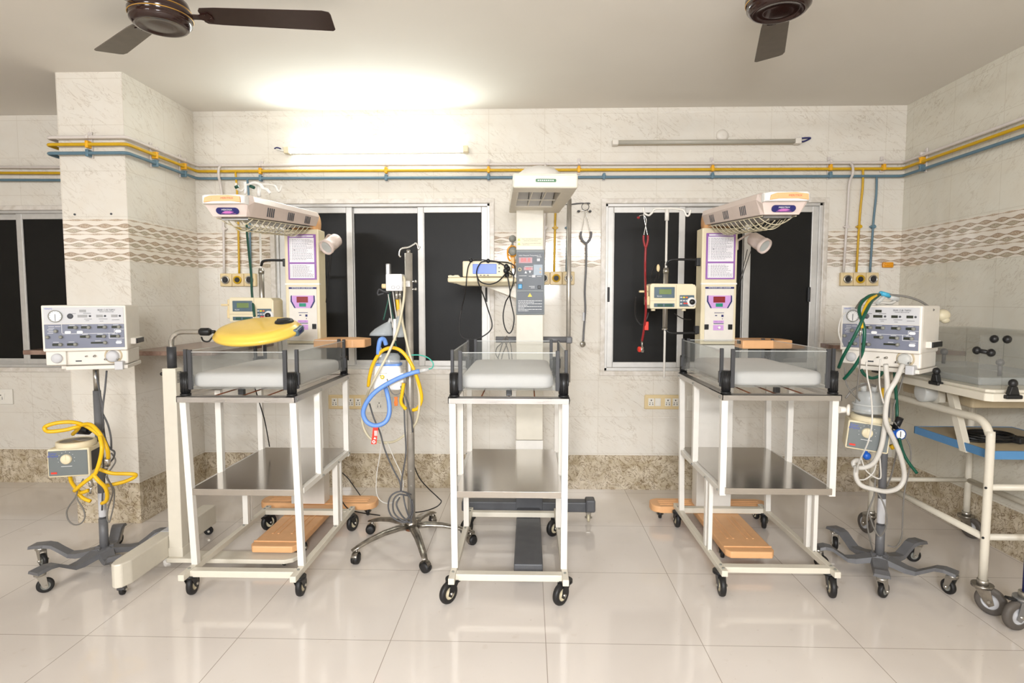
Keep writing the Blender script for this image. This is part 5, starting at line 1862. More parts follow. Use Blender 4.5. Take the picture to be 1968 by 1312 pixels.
cable('yellow_air_hose', 'short yellow air hose between the green hoses over the right ventilator front', [
    [(1683, 568, Y + .06), (1672, 576, Y), (1663, 592, Y - .06), (1657, 612, Y - .10), (1655, 630, Y - .12)],
    [(1698, 745, Y + .02), (1697, 765, Y + .02)], [(1712, 855, Y + .05), (1716, 862, Y + .05)]], 0.0085, 'hose yellow', 'hose')
cable('grey_lead', 'grey lead hanging in front of the right ventilator', [
    [(1653, 636, Y - .12), (1653, 655, Y - .12), (1653, 690, Y - .10), (1650, 725, Y - .06), (1647, 760, Y - .02), (1652, 770, Y)],
    [(1624, 705, Y), (1626, 735, Y), (1638, 755, Y), (1650, 768, Y)],
    [(1738, 716, Y + .10), (1728, 750, Y + .10), (1718, 780, Y + .10), (1715, 810, Y + .08)],
    [(1718, 810, Y + .06), (1735, 832, Y + .05), (1750, 862, Y + .04), (1748, 900, Y + .04), (1739, 940, Y + .04), (1735, 985, Y + .05), (1733, 1030, Y + .06), (1722, 1050, Y + .08), (1706, 1048, Y + .1)],
    [(1722, 830, Y + .05), (1724, 860, Y + .06), (1715, 905, Y + .1), (1705, 935, Y + .12)],
    [(1682, 918, Y + .08), (1680, 950, Y + .06), (1668, 985, Y + .04), (1667, 1010, Y + .04), (1673, 1040, Y + .06), (1678, 1060, Y + .1)],
    [(1683, 940, Y + .06), (1697, 965, Y + .03), (1704, 990, Y + .02), (1702, 1015, Y + .03), (1690, 1030, Y + .05), (1678, 1010, Y + .06), (1670, 985, Y + .06)]], 0.0036, 'hose grey')
mb = MB(); mb.cyl(P(1654, 630, Y - .12), P(1653, 645, Y - .12), 0.006, seg=12); tag(mb.build('hose_coupling', 'chrome'), 'metal coupling at the lower end of the short yellow hose on the right ventilator', 'coupling')
cable('breathing_hose', 'thick translucent white breathing hose looped around the right ventilator pole', [
    [(1735, 700, Y - .06), (1722, 730, Y - .08), (1708, 755, Y - .08), (1702, 790, Y - .08), (1704, 815, Y - .08), (1718, 845, Y - .06), (1732, 880, Y - .04), (1738, 915, Y - .02), (1728, 936, Y - .02), (1705, 944, Y - .02), (1680, 940, Y - .02), (1655, 932, Y - .01), (1645, 915, Y), (1646, 895, Y)],
    [(1702, 700, Y - .08), (1705, 740, Y - .07), (1702, 780, Y - .06), (1700, 820, Y - .05), (1693, 860, Y - .04), (1680, 888, Y - .02), (1662, 898, Y), (1645, 897, Y + .02), (1640, 889, Y + .03), (1648, 884, Y + .03), (1652, 890, Y + .03)]], 0.0108, 'hose white', 'hose')
cable('white_pressure_line', 'thin white pressure line hanging from the right ventilator', [
    [(1665, 695, Y - .08), (1667, 725, Y - .08), (1674, 760, Y - .08), (1676, 810, Y - .09), (1668, 850, Y - .11), (1652, 885, Y - .05), (1644, 910, Y)],
    [(1692, 690, Y - .08), (1690, 715, Y - .08), (1691, 745, Y - .08), (1698, 775, Y - .08)],
    [(1655, 880, Y), (1664, 903, Y), (1680, 916, Y), (1692, 918, Y - .01), (1692, 895, Y - .02), (1690, 872, Y - .03)],
    [(1650, 922, Y), (1664, 920, Y), (1680, 905, Y), (1685, 880, Y)],
    [(1625, 600, Y + .1), (1615, 615, Y + .12), (1612, 640, Y + .12), (1620, 665, Y + .1)]], 0.0034, 'hose white', 'tube')
cable('clear_bow_tube', 'grey tube bowed over the top of the right ventilator', [
    [(1645, 592, Y + .1), (1660, 574, Y + .12), (1690, 567, Y + .14), (1730, 568, Y + .12), (1765, 577, Y + .08), (1795, 596, Y + .02)],
    [(1625, 765, Y + .02), (1640, 748, Y + .02), (1665, 738, Y + .04), (1682, 742, Y + .06)]], 0.005, 'hose grey', 'tube')
yp = thing('tube_connector', 'cyan and clear tube connector lying on top of the right ventilator', 'connector', tuple(P(1703, 570, 2.84)))
mb = MB(); mb.cyl((-0.025, 0, 0.016), (0.018, 0, 0.004), 0.011, seg=14); mb.cyl((-0.02, 0, 0.012), (-0.03, 0.0, 0.022), 0.007, seg=10); mb.build('connector_body', 'cyan plastic', yp)
mb = MB(); mb.cyl((0.015, 0, 0.0), (0.055, 0, -0.012), 0.013, seg=14); mb.cyl((-0.01, 0, 0.0), (-0.045, 0, -0.035), 0.009, seg=12); mb.build('connector_tube', 'frosted clear', yp)
mb = MB(); mb.tube([(0.045, 0, -0.02), (0.02, 0, -0.03), (-0.02, 0, -0.028), (-0.06, 0.01, -0.038), (-0.12, 0.02, -0.05)], 0.006, 8); mb.tube([(0.05, 0, -0.01), (0.03, 0.02, -0.035), (0.0, 0.02, -0.05)], 0.009, 8); mb.build('connector_cable', 'hose white', yp)
bg = thing('test_lung', 'crumpled cream rubber test lung behind the top right corner of the right ventilator', 'test lung', tuple(P(1812, 606, 2.80)))
mb = MB(); mb.sph((0, 0, 0), 0.030, (1.05, 0.8, 0.95), 20); mb.sph((0.008, -0.006, -0.022), 0.016, (1.2, 1, 0.9)); mb.build('bag', 'hose beige', bg)
mb = MB(); mb.cyl((-0.02, 0, -0.02), (-0.045, 0, -0.028), 0.006, seg=10); mb.cyl((-0.04, 0, 0.01), (-0.075, 0.01, 0.02), 0.006, seg=10); mb.build('neck', 'knob grey', bg)
pv = thing('pressure_regulator', 'blue regulator with round white gauge and black valve on the right ventilator pole', 'regulator', tuple(P(1722, 833, 2.76)))
mb = MB(); mb.box(-0.035, 0.0, -0.012, 0.012, -0.012, 0.014, 0.003); mb.lathe([(0.024, 0.0), (0.025, 0.016), (0.021, 0.018)], (0.012, 0, 0), '-Y', 24); mb.build('regulator_body', 'strong blue', pv)
mb = MB(); mb.cyl((0.012, 0, 0), (0.012, -0.015, 0), 0.021, seg=24); mb.build('gauge_face', 'ink white', pv)
mb = MB(); mb.box(0.010, 0.013, -0.017, -0.015, -0.012, 0.014); mb.build('gauge_needle', 'ink dark', pv)
mb = MB(); mb.cyl((0.0, 0.01, 0.02), (0.016, 0.0, 0.075), 0.015, seg=14); mb.cyl((-0.03, 0.0, 0.0), (-0.035, 0, 0.04), 0.016, seg=14); mb.build('valve_body', 'black plastic', pv)
mb = MB(); mb.sph(P(1666, 876, 2.72), 0.018, (1, 0.8, 1), 12); mb.cyl(P(1664, 862, 2.72), P(1664, 870, 2.72), 0.008, seg=8)
tag(mb.build('blue_valve_cap', 'strong blue'), 'small bright blue valve cap hanging below the right humidifier', 'valve cap')
cc = thing('cord_connector', 'round cream tube end hooked on the right leg of the right bassinet cart', 'connector', tuple(P(1618, 787, 2.62)))
mb = MB(); mb.cyl((-0.012, 0, 0), (0.022, 0, 0), 0.015, 0.013, seg=16); mb.lathe([(0.014, 0.0), (0.024, 0.002), (0.025, 0.010), (0.019, 0.014), (0.0, 0.012)], (0.020, 0, 0), (1, -0.6, 0), 24); mb.build('connector_body', 'offwhite plastic', cc)

# ================================================================ CHROME IV STAND WITH BREATHING SET
iv = thing('iv_stand', 'rusty chrome five-legged drip stand left of the centre cart, hung with hoses', 'iv stand', (-0.62, 3.08, 0))
mb = MB(); mb.cyl((0, 0, 0.12), (0, 0, 1.555), 0.020, 0.020, seg=24)
for z in (0.62, 0.70, 0.34, 0.42):
    mb.cyl((0.004, -0.018, z), (0.004, -0.022, z), 0.004, seg=8)
mb.build('pole', 'pole steel', iv)
mb = MB()
mb.cyl((0, 0, 1.55), (0, 0, 1.572), 0.010, seg=12)
mb.tube([(-0.040, 0, 1.535), (-0.048, 0, 1.545), (-0.044, 0, 1.570), (-0.03, 0, 1.580), (0, 0, 1.585), (0.025, 0, 1.597), (0.040, 0, 1.605), (0.048, 0, 1.592), (0.052, 0, 1.575), (0.060, 0, 1.590)], 0.0045, 8)
mb.build('top_hooks', 'chrome', iv)
mb = MB()
for z in (1.41, 1.37):
    mb.cyl((0.0, 0, z), (0.034, 0, z), 0.004, seg=8); mb.sph((0.036, 0, z), 0.007)
mb.build('clamp_screws', 'chrome', iv)
for a in (6, 78, 146, 220, 292):
    mb = MB(); mb.X = Matrix.Rotation(R(a), 4, 'Z')
    rings = []
    for (x, z, w_, h) in ((0.02, 0.118, 0.026, 0.016), (0.08, 0.122, 0.024, 0.015), (0.16, 0.116, 0.020, 0.014), (0.24, 0.100, 0.018, 0.012), (0.30, 0.082, 0.017, 0.010), (0.335, 0.070, 0.013, 0.006)):
        rings.append([(x, w_ * math.cos(t), z + h * math.sin(t)) for t in [2 * PI * k / 14 for k in range(14)]])
    mb.loft(rings)
    mb.build('base_leg', 'worn chrome', iv)
    c = Matrix.Rotation(R(a), 4, 'Z') @ Vector((0.312, 0, 0))
    mb = MB(); mb.X = Matrix.Translation(c) @ Matrix.Rotation(R(a + 40), 4, 'Z')
    mb.cyl((0, 0, 0.048), (0, 0, 0.072), 0.007, seg=10)
    for s in (-1, 1):
        mb.lathe([(0, 0.004), (0.014, 0.004), (0.020, 0.001)], (0.010, s * 0.013, 0.026), '-Y' if s < 0 else 'Y', 16)
    mb.lathe([(0.0265, -0.014), (0.0275, -0.010), (0.0275, 0.010), (0.0265, 0.014)], (0.006, 0, 0.034), 'Y', 20)
    cs = mb.build('caster', 'worn chrome', iv)
    mb = MB(); mb.X = Matrix.Translation(c) @ Matrix.Rotation(R(a + 40), 4, 'Z')
    for s in (-1, 1):
        mb.lathe([(0, 0.020), (0.016, 0.020), (0.024, 0.016), (0.0265, 0.006), (0.0265, 0.002), (0, 0.002)], (0.010, 0, 0.0265), 'Y' if s > 0 else '-Y', 22)
    mb.build('wheel', 'black rubber', cs)
mb = MB()
mb.lathe([(0.018, 0.158), (0.026, 0.150), (0.034, 0.130), (0.040, 0.112), (0.034, 0.102), (0.0, 0.102)], (0, 0, 0), 'Z', 24)
mb.build('hub', 'worn chrome', iv)
mb = MB()
mb.lathe([(0.0355, 0.112), (0.043, 0.106), (0.036, 0.098), (0.0, 0.097)], (0, 0, 0), 'Z', 24)
mb.build('hub_rust', 'rust', iv)

YI = 3.02
bl = thing('oxygen_blender', 'small white oxygen blender box on the chrome drip stand', 'oxygen blender', tuple(P(760, 543, YI)))
mb = MB(); mb.box(-0.040, 0.042, -0.04, 0.03, -0.042, 0.042, 0.004); mb.build('body', 'white plastic', bl)
mb = MB(); mb.box(-0.046, -0.024, -0.015, 0.012, -0.045, 0.095, 0.004); mb.build('clear_tube', 'reflector grey', bl)
mb = MB()
for x in (-0.003, 0.022):
    mb.lathe([(0.006, 0.004), (0.010, 0.004), (0.010, 0.0)], (x, -0.041, -0.024), '-Y', 16)
mb.build('gauges', 'panel grey', bl)
mb = MB(); mb.cyl((-0.042, -0.01, -0.018), (-0.066, -0.01, -0.018), 0.012, seg=16); mb.build('dial', 'beige plastic', bl)
mb = MB(); mb.cyl((0.008, -0.01, -0.042), (0.008, -0.01, -0.085), 0.010, seg=12); mb.cyl((0.025, -0.01, -0.042), (0.025, -0.01, -0.080), 0.007, seg=12); mb.build('fittings', 'chrome', bl)
mb = MB(); mb.tube([(-0.06, 0, -0.055), (-0.09, 0, -0.06), (-0.085, 0, -0.035), (-0.06, 0, -0.045), (-0.03, 0, -0.05)], 0.004, 8); mb.build('bracket', 'dark channel', bl)
mb = MB(); mb.box(0.030, 0.070, 0.025, 0.040, -0.02, 0.01); mb.build('pole_bracket', 'steel', bl)
jg = thing('humidifier_jar', 'white plastic humidifier jar with clear cap and blue ring on the chrome drip stand', 'humidifier jar', tuple(P(749, 722, YI)))
mb = MB(); mb.loft([[(x * s, y * s2, z) for (x, y) in rrect(-0.078, 0.072, -0.045, 0.045, 0.02, 4)] for (s, s2, z) in ((0.94, 0.94, -0.066), (1.0, 1.0, -0.060), (0.98, 1.0, -0.02), (0.90, 0.95, 0.040), (0.84, 0.9, 0.052), (0.80, 0.86, 0.055))], smooth=False); jb = mb.build('jar', 'white plastic', jg)
mb = MB(); mb.loft([[(x * 0.84, y * 0.9, z) for (x, y) in rrect(-0.078, 0.072, -0.045, 0.045, 0.02, 4)] for z in (0.055, 0.066)], smooth=False); mb.build('ring', 'hose blue', jg)
mb = MB(); mb.lathe([(0.056, 0.066), (0.056, 0.10), (0.045, 0.115), (0, 0.118)], (-0.002, 0, 0), 'Z', 28); mb.build('cap', 'bottle clear', jg)
mb = MB(); mb.text('HUMIDIFIER', 0.007, (-0.022, -0.0470, 0.018)); mb.prism([(-0.04, 0.004), (-0.032, 0.004), (-0.036, 0.012)], -0.0465, -0.044, 'XZ'); mb.build('jar_marks', 'ink grey', jb)
mb = MB(); mb.lathe([(0.005, 0.006), (0.010, 0.006), (0.010, 0.0)], (-0.026, -0.046, 0.0), '-Y', 16); mb.build('port', 'warning yellow', jb)
mb = MB(); mb.box(0.062, 0.080, -0.045, 0.02, -0.03, 0.02, 0.003); mb.box(-0.05, -0.03, -0.045, -0.035, 0.10, 0.150, 0.004); mb.build('white_fitting', 'white plastic', jg)
mk = thing('oxygen_mask', 'clear soft oxygen mask resting on the peach tray by the chrome drip stand', 'oxygen mask', tuple(P(737, 640, YI)))
mb = MB(); mb.loft([[(0.045 * s * math.cos(t) + dx, -0.03 * math.sin(t) * s, z) for t in [2 * PI * k / 20 for k in range(20)]] for (s, dx, z) in ((1.35, -0.012, -0.012), (1.30, -0.010, 0.0), (1.0, 0.0, 0.022), (0.55, 0.018, 0.045), (0.2, 0.028, 0.058))]); mb.build('mask', 'bottle clear', mk)
mb = MB(); mb.cyl((0.028, 0, 0.05), (0.038, 0, 0.075), 0.008, seg=12); mb.build('mask_port', 'frosted clear', mk)
nb = thing('nebuliser_bottle', 'frosted clear nebuliser bottle hanging beside the drip stand pole', 'bottle', tuple(P(768, 620, YI)))
mb = MB(); mb.lathe([(0, -0.075), (0.028, -0.072), (0.030, -0.06), (0.022, 0.0), (0.018, 0.055), (0.010, 0.068), (0, 0.07)], (0, 0, 0), 'Z', 24); mb.build('bottle', 'bottle clear', nb)
mb = MB(); mb.cyl((-0.022, -0.02, -0.09), (-0.020, -0.02, 0.02), 0.009, seg=14); mb.build('white_tube', 'white plastic', nb)
cable('yellow_oxygen_hose', 'thick yellow hose looped around the humidifier jar on the chrome drip stand', [
    [(763, 572, YI), (765, 590, YI), (766, 607, YI)],
    [(708, 742, YI), (710, 725, YI - .02), (716, 702, YI - .04), (727, 682, YI - .05), (738, 672, YI - .06), (755, 668, YI - .06), (772, 675, YI - .06), (788, 695, YI - .06), (800, 722, YI - .06), (808, 748, YI - .05), (810, 768, YI - .04), (803, 784, YI - .03), (793, 788, YI - .02)],
    [(776, 736, YI - .06), (773, 755, YI - .06), (771, 773, YI - .05), (780, 786, YI - .04)]], 0.0092, 'hose yellow', 'hose')
cable('blue_breathing_hose', 'thick light blue breathing hose looped in front of the chrome drip stand', [
    [(806, 713, YI - .08), (790, 717, YI - .09), (765, 727, YI - .10), (740, 740, YI - .11), (718, 756, YI - .12), (703, 776, YI - .12), (698, 793, YI - .12), (703, 808, YI - .12), (714, 816, YI - .12), (727, 817, YI - .12), (741, 810, YI - .11), (748, 795, YI - .10), (748, 775, YI - .09), (744, 755, YI - .08), (741, 745, YI - .06)],
    [(742, 662, YI - .04), (738, 652, YI - .05), (731, 653, YI - .06), (728, 665, YI - .06), (727, 680, YI - .05)]], 0.0115, 'hose blue', 'hose')
mb = MB(); mb.cyl(P(806, 713, YI - .08), P(824, 709, YI - .07), 0.009, seg=12); tag(mb.build('hose_connector', 'frosted clear'), 'pale connector between the blue hose and the thin teal tube', 'connector')
cable('teal_tube', 'thin teal tube curving right of the chrome drip stand', [(768, 676, YI - .02), (782, 682, YI - .04), (805, 682, YI - .05), (822, 687, YI - .06), (832, 697, YI - .07), (831, 706, YI - .07), (824, 709, YI - .07)], 0.0032, 'hose teal', 'tube')
cable('beige_hose', 'long beige corrugated hose hanging from the oxygen blender to below the window sill', [
    [(772, 532, YI), (777, 536, YI - .03), (777, 565, YI - .05), (772, 600, YI - .06), (764, 635, YI - .08), (748, 675, YI - .10), (727, 715, YI - .12), (710, 748, YI - .08), (702, 772, YI + .04), (696, 800, YI + .06), (699, 822, YI + .06), (712, 842, YI + .06), (735, 850, YI + .06), (758, 848, YI + .04), (778, 836, YI)],
    [(768, 570, YI + .02), (772, 610, YI - .02), (778, 640, YI - .04), (786, 675, YI - .05), (796, 710, YI - .05), (804, 745, YI - .05), (806, 780, YI - .04), (801, 808, YI - .02), (793, 822, YI)]], 0.0065, 'hose beige', 'hose')
cable('green_tube', 'thin dark green tube hanging behind the oxygen blender', [
    [(750, 560, YI + .02), (743, 590, YI + .02), (737, 615, YI + .02)],
    [(748, 568, YI), (753, 600, YI), (758, 620, YI), (757, 640, YI), (760, 660, YI), (764, 672, YI)]], 0.004, 'hose dark green', 'tube')
cable('feed_tube', 'pair of short thin white tubes between the oxygen blender and the clear mask', [
    [(746, 565, YI - .02), (751, 600, YI - .03), (755, 630, YI - .03)],
    [(755, 560, YI - .02), (759, 590, YI - .03), (762, 610, YI - .03)]], 0.0026, 'hose white', 'tube')
cable('white_tube', 'thin white tube falling in a long loop left of the drip stand pole', [
    [(733, 820, YI), (733, 850, YI + .02), (729, 880, YI + .02), (724, 912, YI + .02), (724, 948, YI + .02), (735, 964, YI + .02), (752, 966, YI + .01), (768, 953, YI), (775, 932, YI), (770, 908, YI), (757, 880, YI), (745, 850, YI)]], 0.0026, 'hose white', 'tube')
cable('stand_cable', 'dark grey cable coiled at the foot of the chrome drip stand', [
    [(710, 775, YI + .02), (718, 802, YI), (730, 830, YI), (740, 865, YI), (755, 900, YI), (768, 925, YI), (771, 945, YI - .02)],
    [(770, 745, YI - .02), (776, 775, YI - .02), (778, 820, YI - .03), (780, 870, YI - .03), (773, 915, YI - .03), (770, 945, YI - .03)],
    [(765, 732, YI - .03), (780, 765, YI - .05), (790, 800, YI - .04), (793, 830, YI - .02)],
    [(790, 950, YI - .02), (770, 944, YI - .04), (752, 952, YI - .05), (746, 972, YI - .05), (753, 992, YI - .05), (772, 1003, YI - .05), (788, 1002, YI - .05)],
    [(784, 952, YI - .03), (766, 950, YI - .05), (756, 962, YI - .06), (757, 984, YI - .06), (772, 999, YI - .06), (790, 1004, YI - .06)],
    [(775, 950, YI - .04), (778, 968, YI - .06), (784, 988, YI - .06), (792, 1004, YI - .05)],
    [(768, 955, YI - .05), (762, 970, YI - .07), (772, 990, YI - .07), (785, 1003, YI - .06)],
    [(792, 960, YI - .04), (794, 978, YI - .05), (790, 998, YI - .05)],
    [(780, 945, YI - .03), (789, 960, YI - .06), (790, 985, YI - .06), (780, 1000, YI - .06)]], 0.0042, 'hose dark grey')
cable('black_floor_cable', 'black cable curving down right of the chrome drip stand to its base', [(795, 893, YI + .12), (806, 918, YI + .14), (822, 937, YI + .16), (843, 957, YI + .17), (848, 964, YI + .17), (838, 974, YI + .16), (815, 982, YI + .12), (790, 985, YI + .09)], 0.0032, 'cable black')
yb = 3.45
cable('black_power_cord', 'black power cord arching over the right end of the left warmer rear base board', [
    [(642, 900, yb + .2), (652, 904, yb + .2), (668, 918, yb + .2), (682, 937, yb + .2), (694, 954, yb + .2)]], 0.0034, 'cable black')
cable('black_power_cord', 'black power cord trailing along the floor from the left warmer to the drip stand', [
    [(640, 930, yb), (650, 948, yb - .02), (660, 967, yb - .05), (672, 979, yb - .1), (695, 985, yb - .15), (730, 990, yb - .22)]], 0.0034, 'cable black')
cable('black_bed_cord', 'black cord hanging under the left bassinet tray', [(489, 742, 3.0), (499, 775, 3.05), (508, 805, 3.1), (514, 835, 3.12), (518, 858, 3.14)], 0.003, 'cable black')
cable('dark_oxygen_hose', 'dark green oxygen hose hanging from above the left warmer head down past the infusion pump', [(474, 425, 3.62), (475, 450, 3.6), (479, 490, 3.55), (483, 530, 3.5), (484, 560, 3.42), (487, 590, 3.32), (489, 608, 3.30)], 0.0075, 'hose dark green', 'hose')
rt_ = thing('warning_tag', 'red warning tag with white marks hanging from the blue breathing hose', 'tag', tuple(P(720, 834, YI - .125)))
mb = MB(); mb.prism([(-0.018, -0.050), (0.008, -0.050), (0.020, 0.045), (-0.006, 0.045)], -0.001, 0.001, 'XZ'); mb.build('tag_sheet', 'red plastic', rt_)
mb = MB(); mb.lathe([(0.004, 0.001), (0.008, 0.001)], (-0.004, -0.0012, -0.038), '-Y', 14); mb.prism([(-0.006, -0.024), (0.008, -0.024), (0.001, -0.014)], -0.0018, -0.001, 'XZ')
for k in range(4):
    mb.box(-0.001 + k * 0.004, 0.001 + k * 0.004, -0.0018, -0.001, -0.008, 0.018)
mb.build('tag_marks', 'ink white', rt_)
oc = thing('hose_clip', 'orange-red clip hanging below the humidifier jar', 'clip', tuple(P(761, 770, YI - .05)))
mb = MB(); mb.prism([(-0.010, 0.020), (0.010, 0.020), (0.004, 0.004), (0.010, -0.006), (0.007, -0.026), (-0.007, -0.026), (-0.010, -0.006), (-0.003, 0.004)], -0.005, 0.005, 'XZ', 0.002); mb.build('clip', 'orange plastic', oc)
cable('clip_line', 'grey line looped under the humidifier jar holding the orange clip', [(744, 728, YI - .05), (748, 745, YI - .06), (756, 757, YI - .06), (766, 757, YI - .06), (776, 748, YI - .05), (780, 735, YI - .03)], 0.0026, 'hose grey')

# green leads and white hooks tangle above left head
tw = thing('tube_adapter', 'white tube adapter with green caps hooked above the left warmer head', 'adapter', tuple(P(487, 360, 3.40)))
mb = MB(); mb.tube([(-0.05, 0, 0.03), (-0.045, 0, -0.01), (-0.05, 0, -0.035)], 0.008, 8); mb.tube([(-0.02, 0, 0.02), (0.01, 0, 0.026), (0.04, 0, 0.014), (0.055, 0, -0.005), (0.075, 0, -0.012), (0.095, 0, -0.035)], 0.008, 8); mb.tube([(0.03, 0, 0.0), (0.032, 0, -0.05)], 0.011, 8); mb.build('adapter_tubes', 'white plastic', tw)
mb = MB(); mb.cyl((-0.105, 0, 0.0), (-0.085, 0, 0.008), 0.009, seg=10); mb.cyl((-0.020, 0, 0.008), (0.006, 0, -0.002), 0.009, seg=10); mb.build('green_caps', 'hose dark green', tw)

# ================================================================ STETHOSCOPES
ys = W - 0.035
st = thing('stethoscope', 'grey stethoscope hanging on the wall between the centre warmer and the right window', 'stethoscope', tuple(P(1125, 480, ys)))


def L_(px, py, yy, root):
    return P(px, py, yy) - Vector(root.location)


mb = MB()
mb.tube([L_(1117, 445, ys, st), (L_(1116, 452, ys, st)), L_(1119, 461, ys, st), L_(1126, 467, ys, st), L_(1133, 461, ys, st), L_(1136, 452, ys, st), L_(1136, 445, ys, st)], 0.0075, 10)
mb.tube([L_(1127, 466, ys, st), L_(1127, 490, ys, st), L_(1126, 520, ys, st), L_(1124, 560, ys, st), L_(1125, 590, ys, st), L_(1124, 610, ys, st), L_(1122, 635, ys, st), L_(1121, 655, ys, st)], 0.0065, 10)
mb.build('tubing', 'grey paint', st)
mb = MB()
mb.tube([L_(1118, 446, ys, st), L_(1122, 425, ys, st), L_(1124, 408, ys, st), L_(1120, 404, ys, st), L_(1114, 405, ys, st)], 0.0022, 6)
mb.tube([L_(1135, 446, ys, st), L_(1130, 425, ys, st), L_(1126, 408, ys, st), L_(1130, 404, ys, st), L_(1134, 405, ys, st)], 0.0022, 6)
mb.build('binaurals', 'chrome', st)
mb = MB()
mb.sph(L_(1112, 406, ys, st), 0.0085, (1.3, 1, 1), 10); mb.sph(L_(1134, 406, ys, st), 0.0085, (1.3, 1, 1), 10)
mb.build('ear_tips', 'hose dark grey', st)
mb = MB(); mb.X = Matrix.Translation(L_(1120, 661, ys, st))
mb.lathe([(0, 0.010), (0.012, 0.010), (0.020, 0.006), (0.022, 0.0), (0.018, -0.008), (0, -0.010)], (0, 0, 0), (0.3, -0.9, 0), 24)
mb.build('chest_piece', 'chrome', st)
mb = MB(); mb.X = Matrix.Translation(L_(1122, 608, ys, st)); mb.box(-0.009, 0.004, -0.009, -0.004, -0.03, 0.028, 0.002); mb.build('name_tag', 'panel grey', st)
mb = MB()
ring = [P(1125 + 7 * math.cos(a), 397 + 7 * math.sin(a), ys) for a in [2 * PI * k / 12 for k in range(12)]]
mb.tube(ring, 0.0022, 6, n=2, closed=True)
mb.tube([P(1098, 392, ys), P(1115, 390, ys), P(1133, 391, ys)], 0.0025, 6)
mb.tube([P(1133, 391, ys), P(1133, 391, W - 0.002)], 0.0025, 6, smooth_path=False)
tag(mb.build('wall_hook', 'hose dark grey'), 'thin wire hook and ring holding the grey stethoscope', 'hook')

yr = 3.43
sr = thing('stethoscope', 'red stethoscope hanging from the right drip pole in front of the dark window', 'stethoscope', tuple(P(1240, 500, yr)))
mb = MB()
mb.tube([L_(1237, 452, yr, sr), L_(1237, 462, yr, sr), L_(1241, 475, yr, sr), L_(1245, 462, yr, sr), L_(1245, 452, yr, sr)], 0.006, 10)
mb.tube([L_(1241, 474, yr, sr), L_(1240, 500, yr, sr), L_(1240, 530, yr, sr), L_(1241, 570, yr - .14, sr), L_(1241, 600, yr - .12, sr), L_(1238, 630, yr - .04, sr), L_(1234, 655, yr, sr)], 0.0065, 10)
mb.build('tubing', 'red rubber', sr)
mb = MB()
mb.tube([L_(1237, 454, yr, sr), L_(1242, 425, yr, sr), L_(1238, 414, yr, sr), L_(1231, 414, yr, sr), L_(1227, 417, yr, sr)], 0.0022, 6)
mb.tube([L_(1245, 454, yr, sr), L_(1239, 425, yr, sr), L_(1237, 410, yr, sr)], 0.0022, 6)
mb.build('binaurals', 'chrome', sr)
mb = MB(); mb.sph(L_(1227, 418, yr, sr), 0.007, (1.3, 1, 1), 10); mb.build('ear_tips', 'red rubber', sr)
mb = MB(); mb.X = Matrix.Translation(L_(1234, 671, yr, sr)); mb.lathe([(0, 0.010), (0.010, 0.010), (0.017, 0.006), (0.018, 0.0), (0, -0.010)], (0, 0, 0), (0.8, -0.5, 0), 20); mb.cyl((0, 0, 0.014), (0, 0, 0.045), 0.005, seg=8); mb.build('chest_piece', 'chrome', sr)
mb = MB(); mb.X = Matrix.Translation(L_(1229, 671, yr, sr)); mb.lathe([(0, 0.004), (0.016, 0.004), (0.016, -0.004), (0, -0.004)], (0, 0, 0), (-0.8, -0.5, 0), 20); mb.build('chest_rim', 'red plastic', sr)
mb = MB(); mb.X = Matrix.Translation(L_(1242, 626, yr - .05, sr)); mb.box(-0.010, 0.012, -0.008, 0.008, -0.024, 0.024, 0.003); mb.build('name_tag', 'red plastic', sr)
cable('coiled_cord', 'black coiled cord hanging below the infusion pump beside the red stethoscope', [(1222, 570, 3.36), (1221, 590, 3.38), (1222, 608, 3.4), (1228, 620, 3.4), (1236, 623, 3.4), (1244, 610, 3.4), (1246, 600, 3.4)], 0.0042, 'cable black')
cable('tangled_cord', 'thin black cords tangled above the right infusion pump', [
    [(1266, 508, 3.48), (1258, 512, 3.46), (1253, 525, 3.44), (1250, 540, 3.42)],
    [(1272, 500, 3.48), (1265, 515, 3.45), (1262, 530, 3.43), (1258, 540, 3.42)],
    [(1278, 503, 3.48), (1270, 518, 3.45), (1266, 535, 3.43)]], 0.003, 'cable black')
cable('pump_cord', 'thin black cord from the right infusion pump to the warmer column', [
    [(1296, 602, 3.45), (1304, 608, 3.46), (1315, 613, 3.48), (1328, 614, 3.50)]], 0.003, 'cable black')
mb = MB(); mb.sph(P(1265, 515, 3.44), 0.011, (0.9, 0.6, 2.0), 12); tag(mb.build('oval_cap', 'beige plastic'), 'small oval cream tag hanging beside the right drip pole', 'tag')

# ================================================================ INCUBATOR AT THE RIGHT
inc = thing('incubator', 'white tubular incubator trolley with clear hood and blue shelf at the right wall', 'incubator', (2.18, 2.90, 0))
XL, XR, YF, YB = -0.262, 0.262, -0.405, 0.42
TR = 0.0165
ZT = 0.812


def leg_tube(x):
    m = MB()
    pts = [(x, YF, 0.135), (x, YF, ZT - 0.10), (x, YF + 0.008, ZT - 0.055), (x, YF + 0.035, ZT - 0.018), (x, YF + 0.085, ZT)]
    pts += [(x, YF + 0.2, ZT), (x, 0.0, ZT), (x, YB - 0.1, ZT)]
    pts += [(x, YB - 0.04, ZT - 0.008), (x, YB - 0.008, ZT - 0.04), (x, YB, ZT - 0.10), (x, YB, 0.135)]
    m.tube(pts, TR, 14, n=5)
    return m


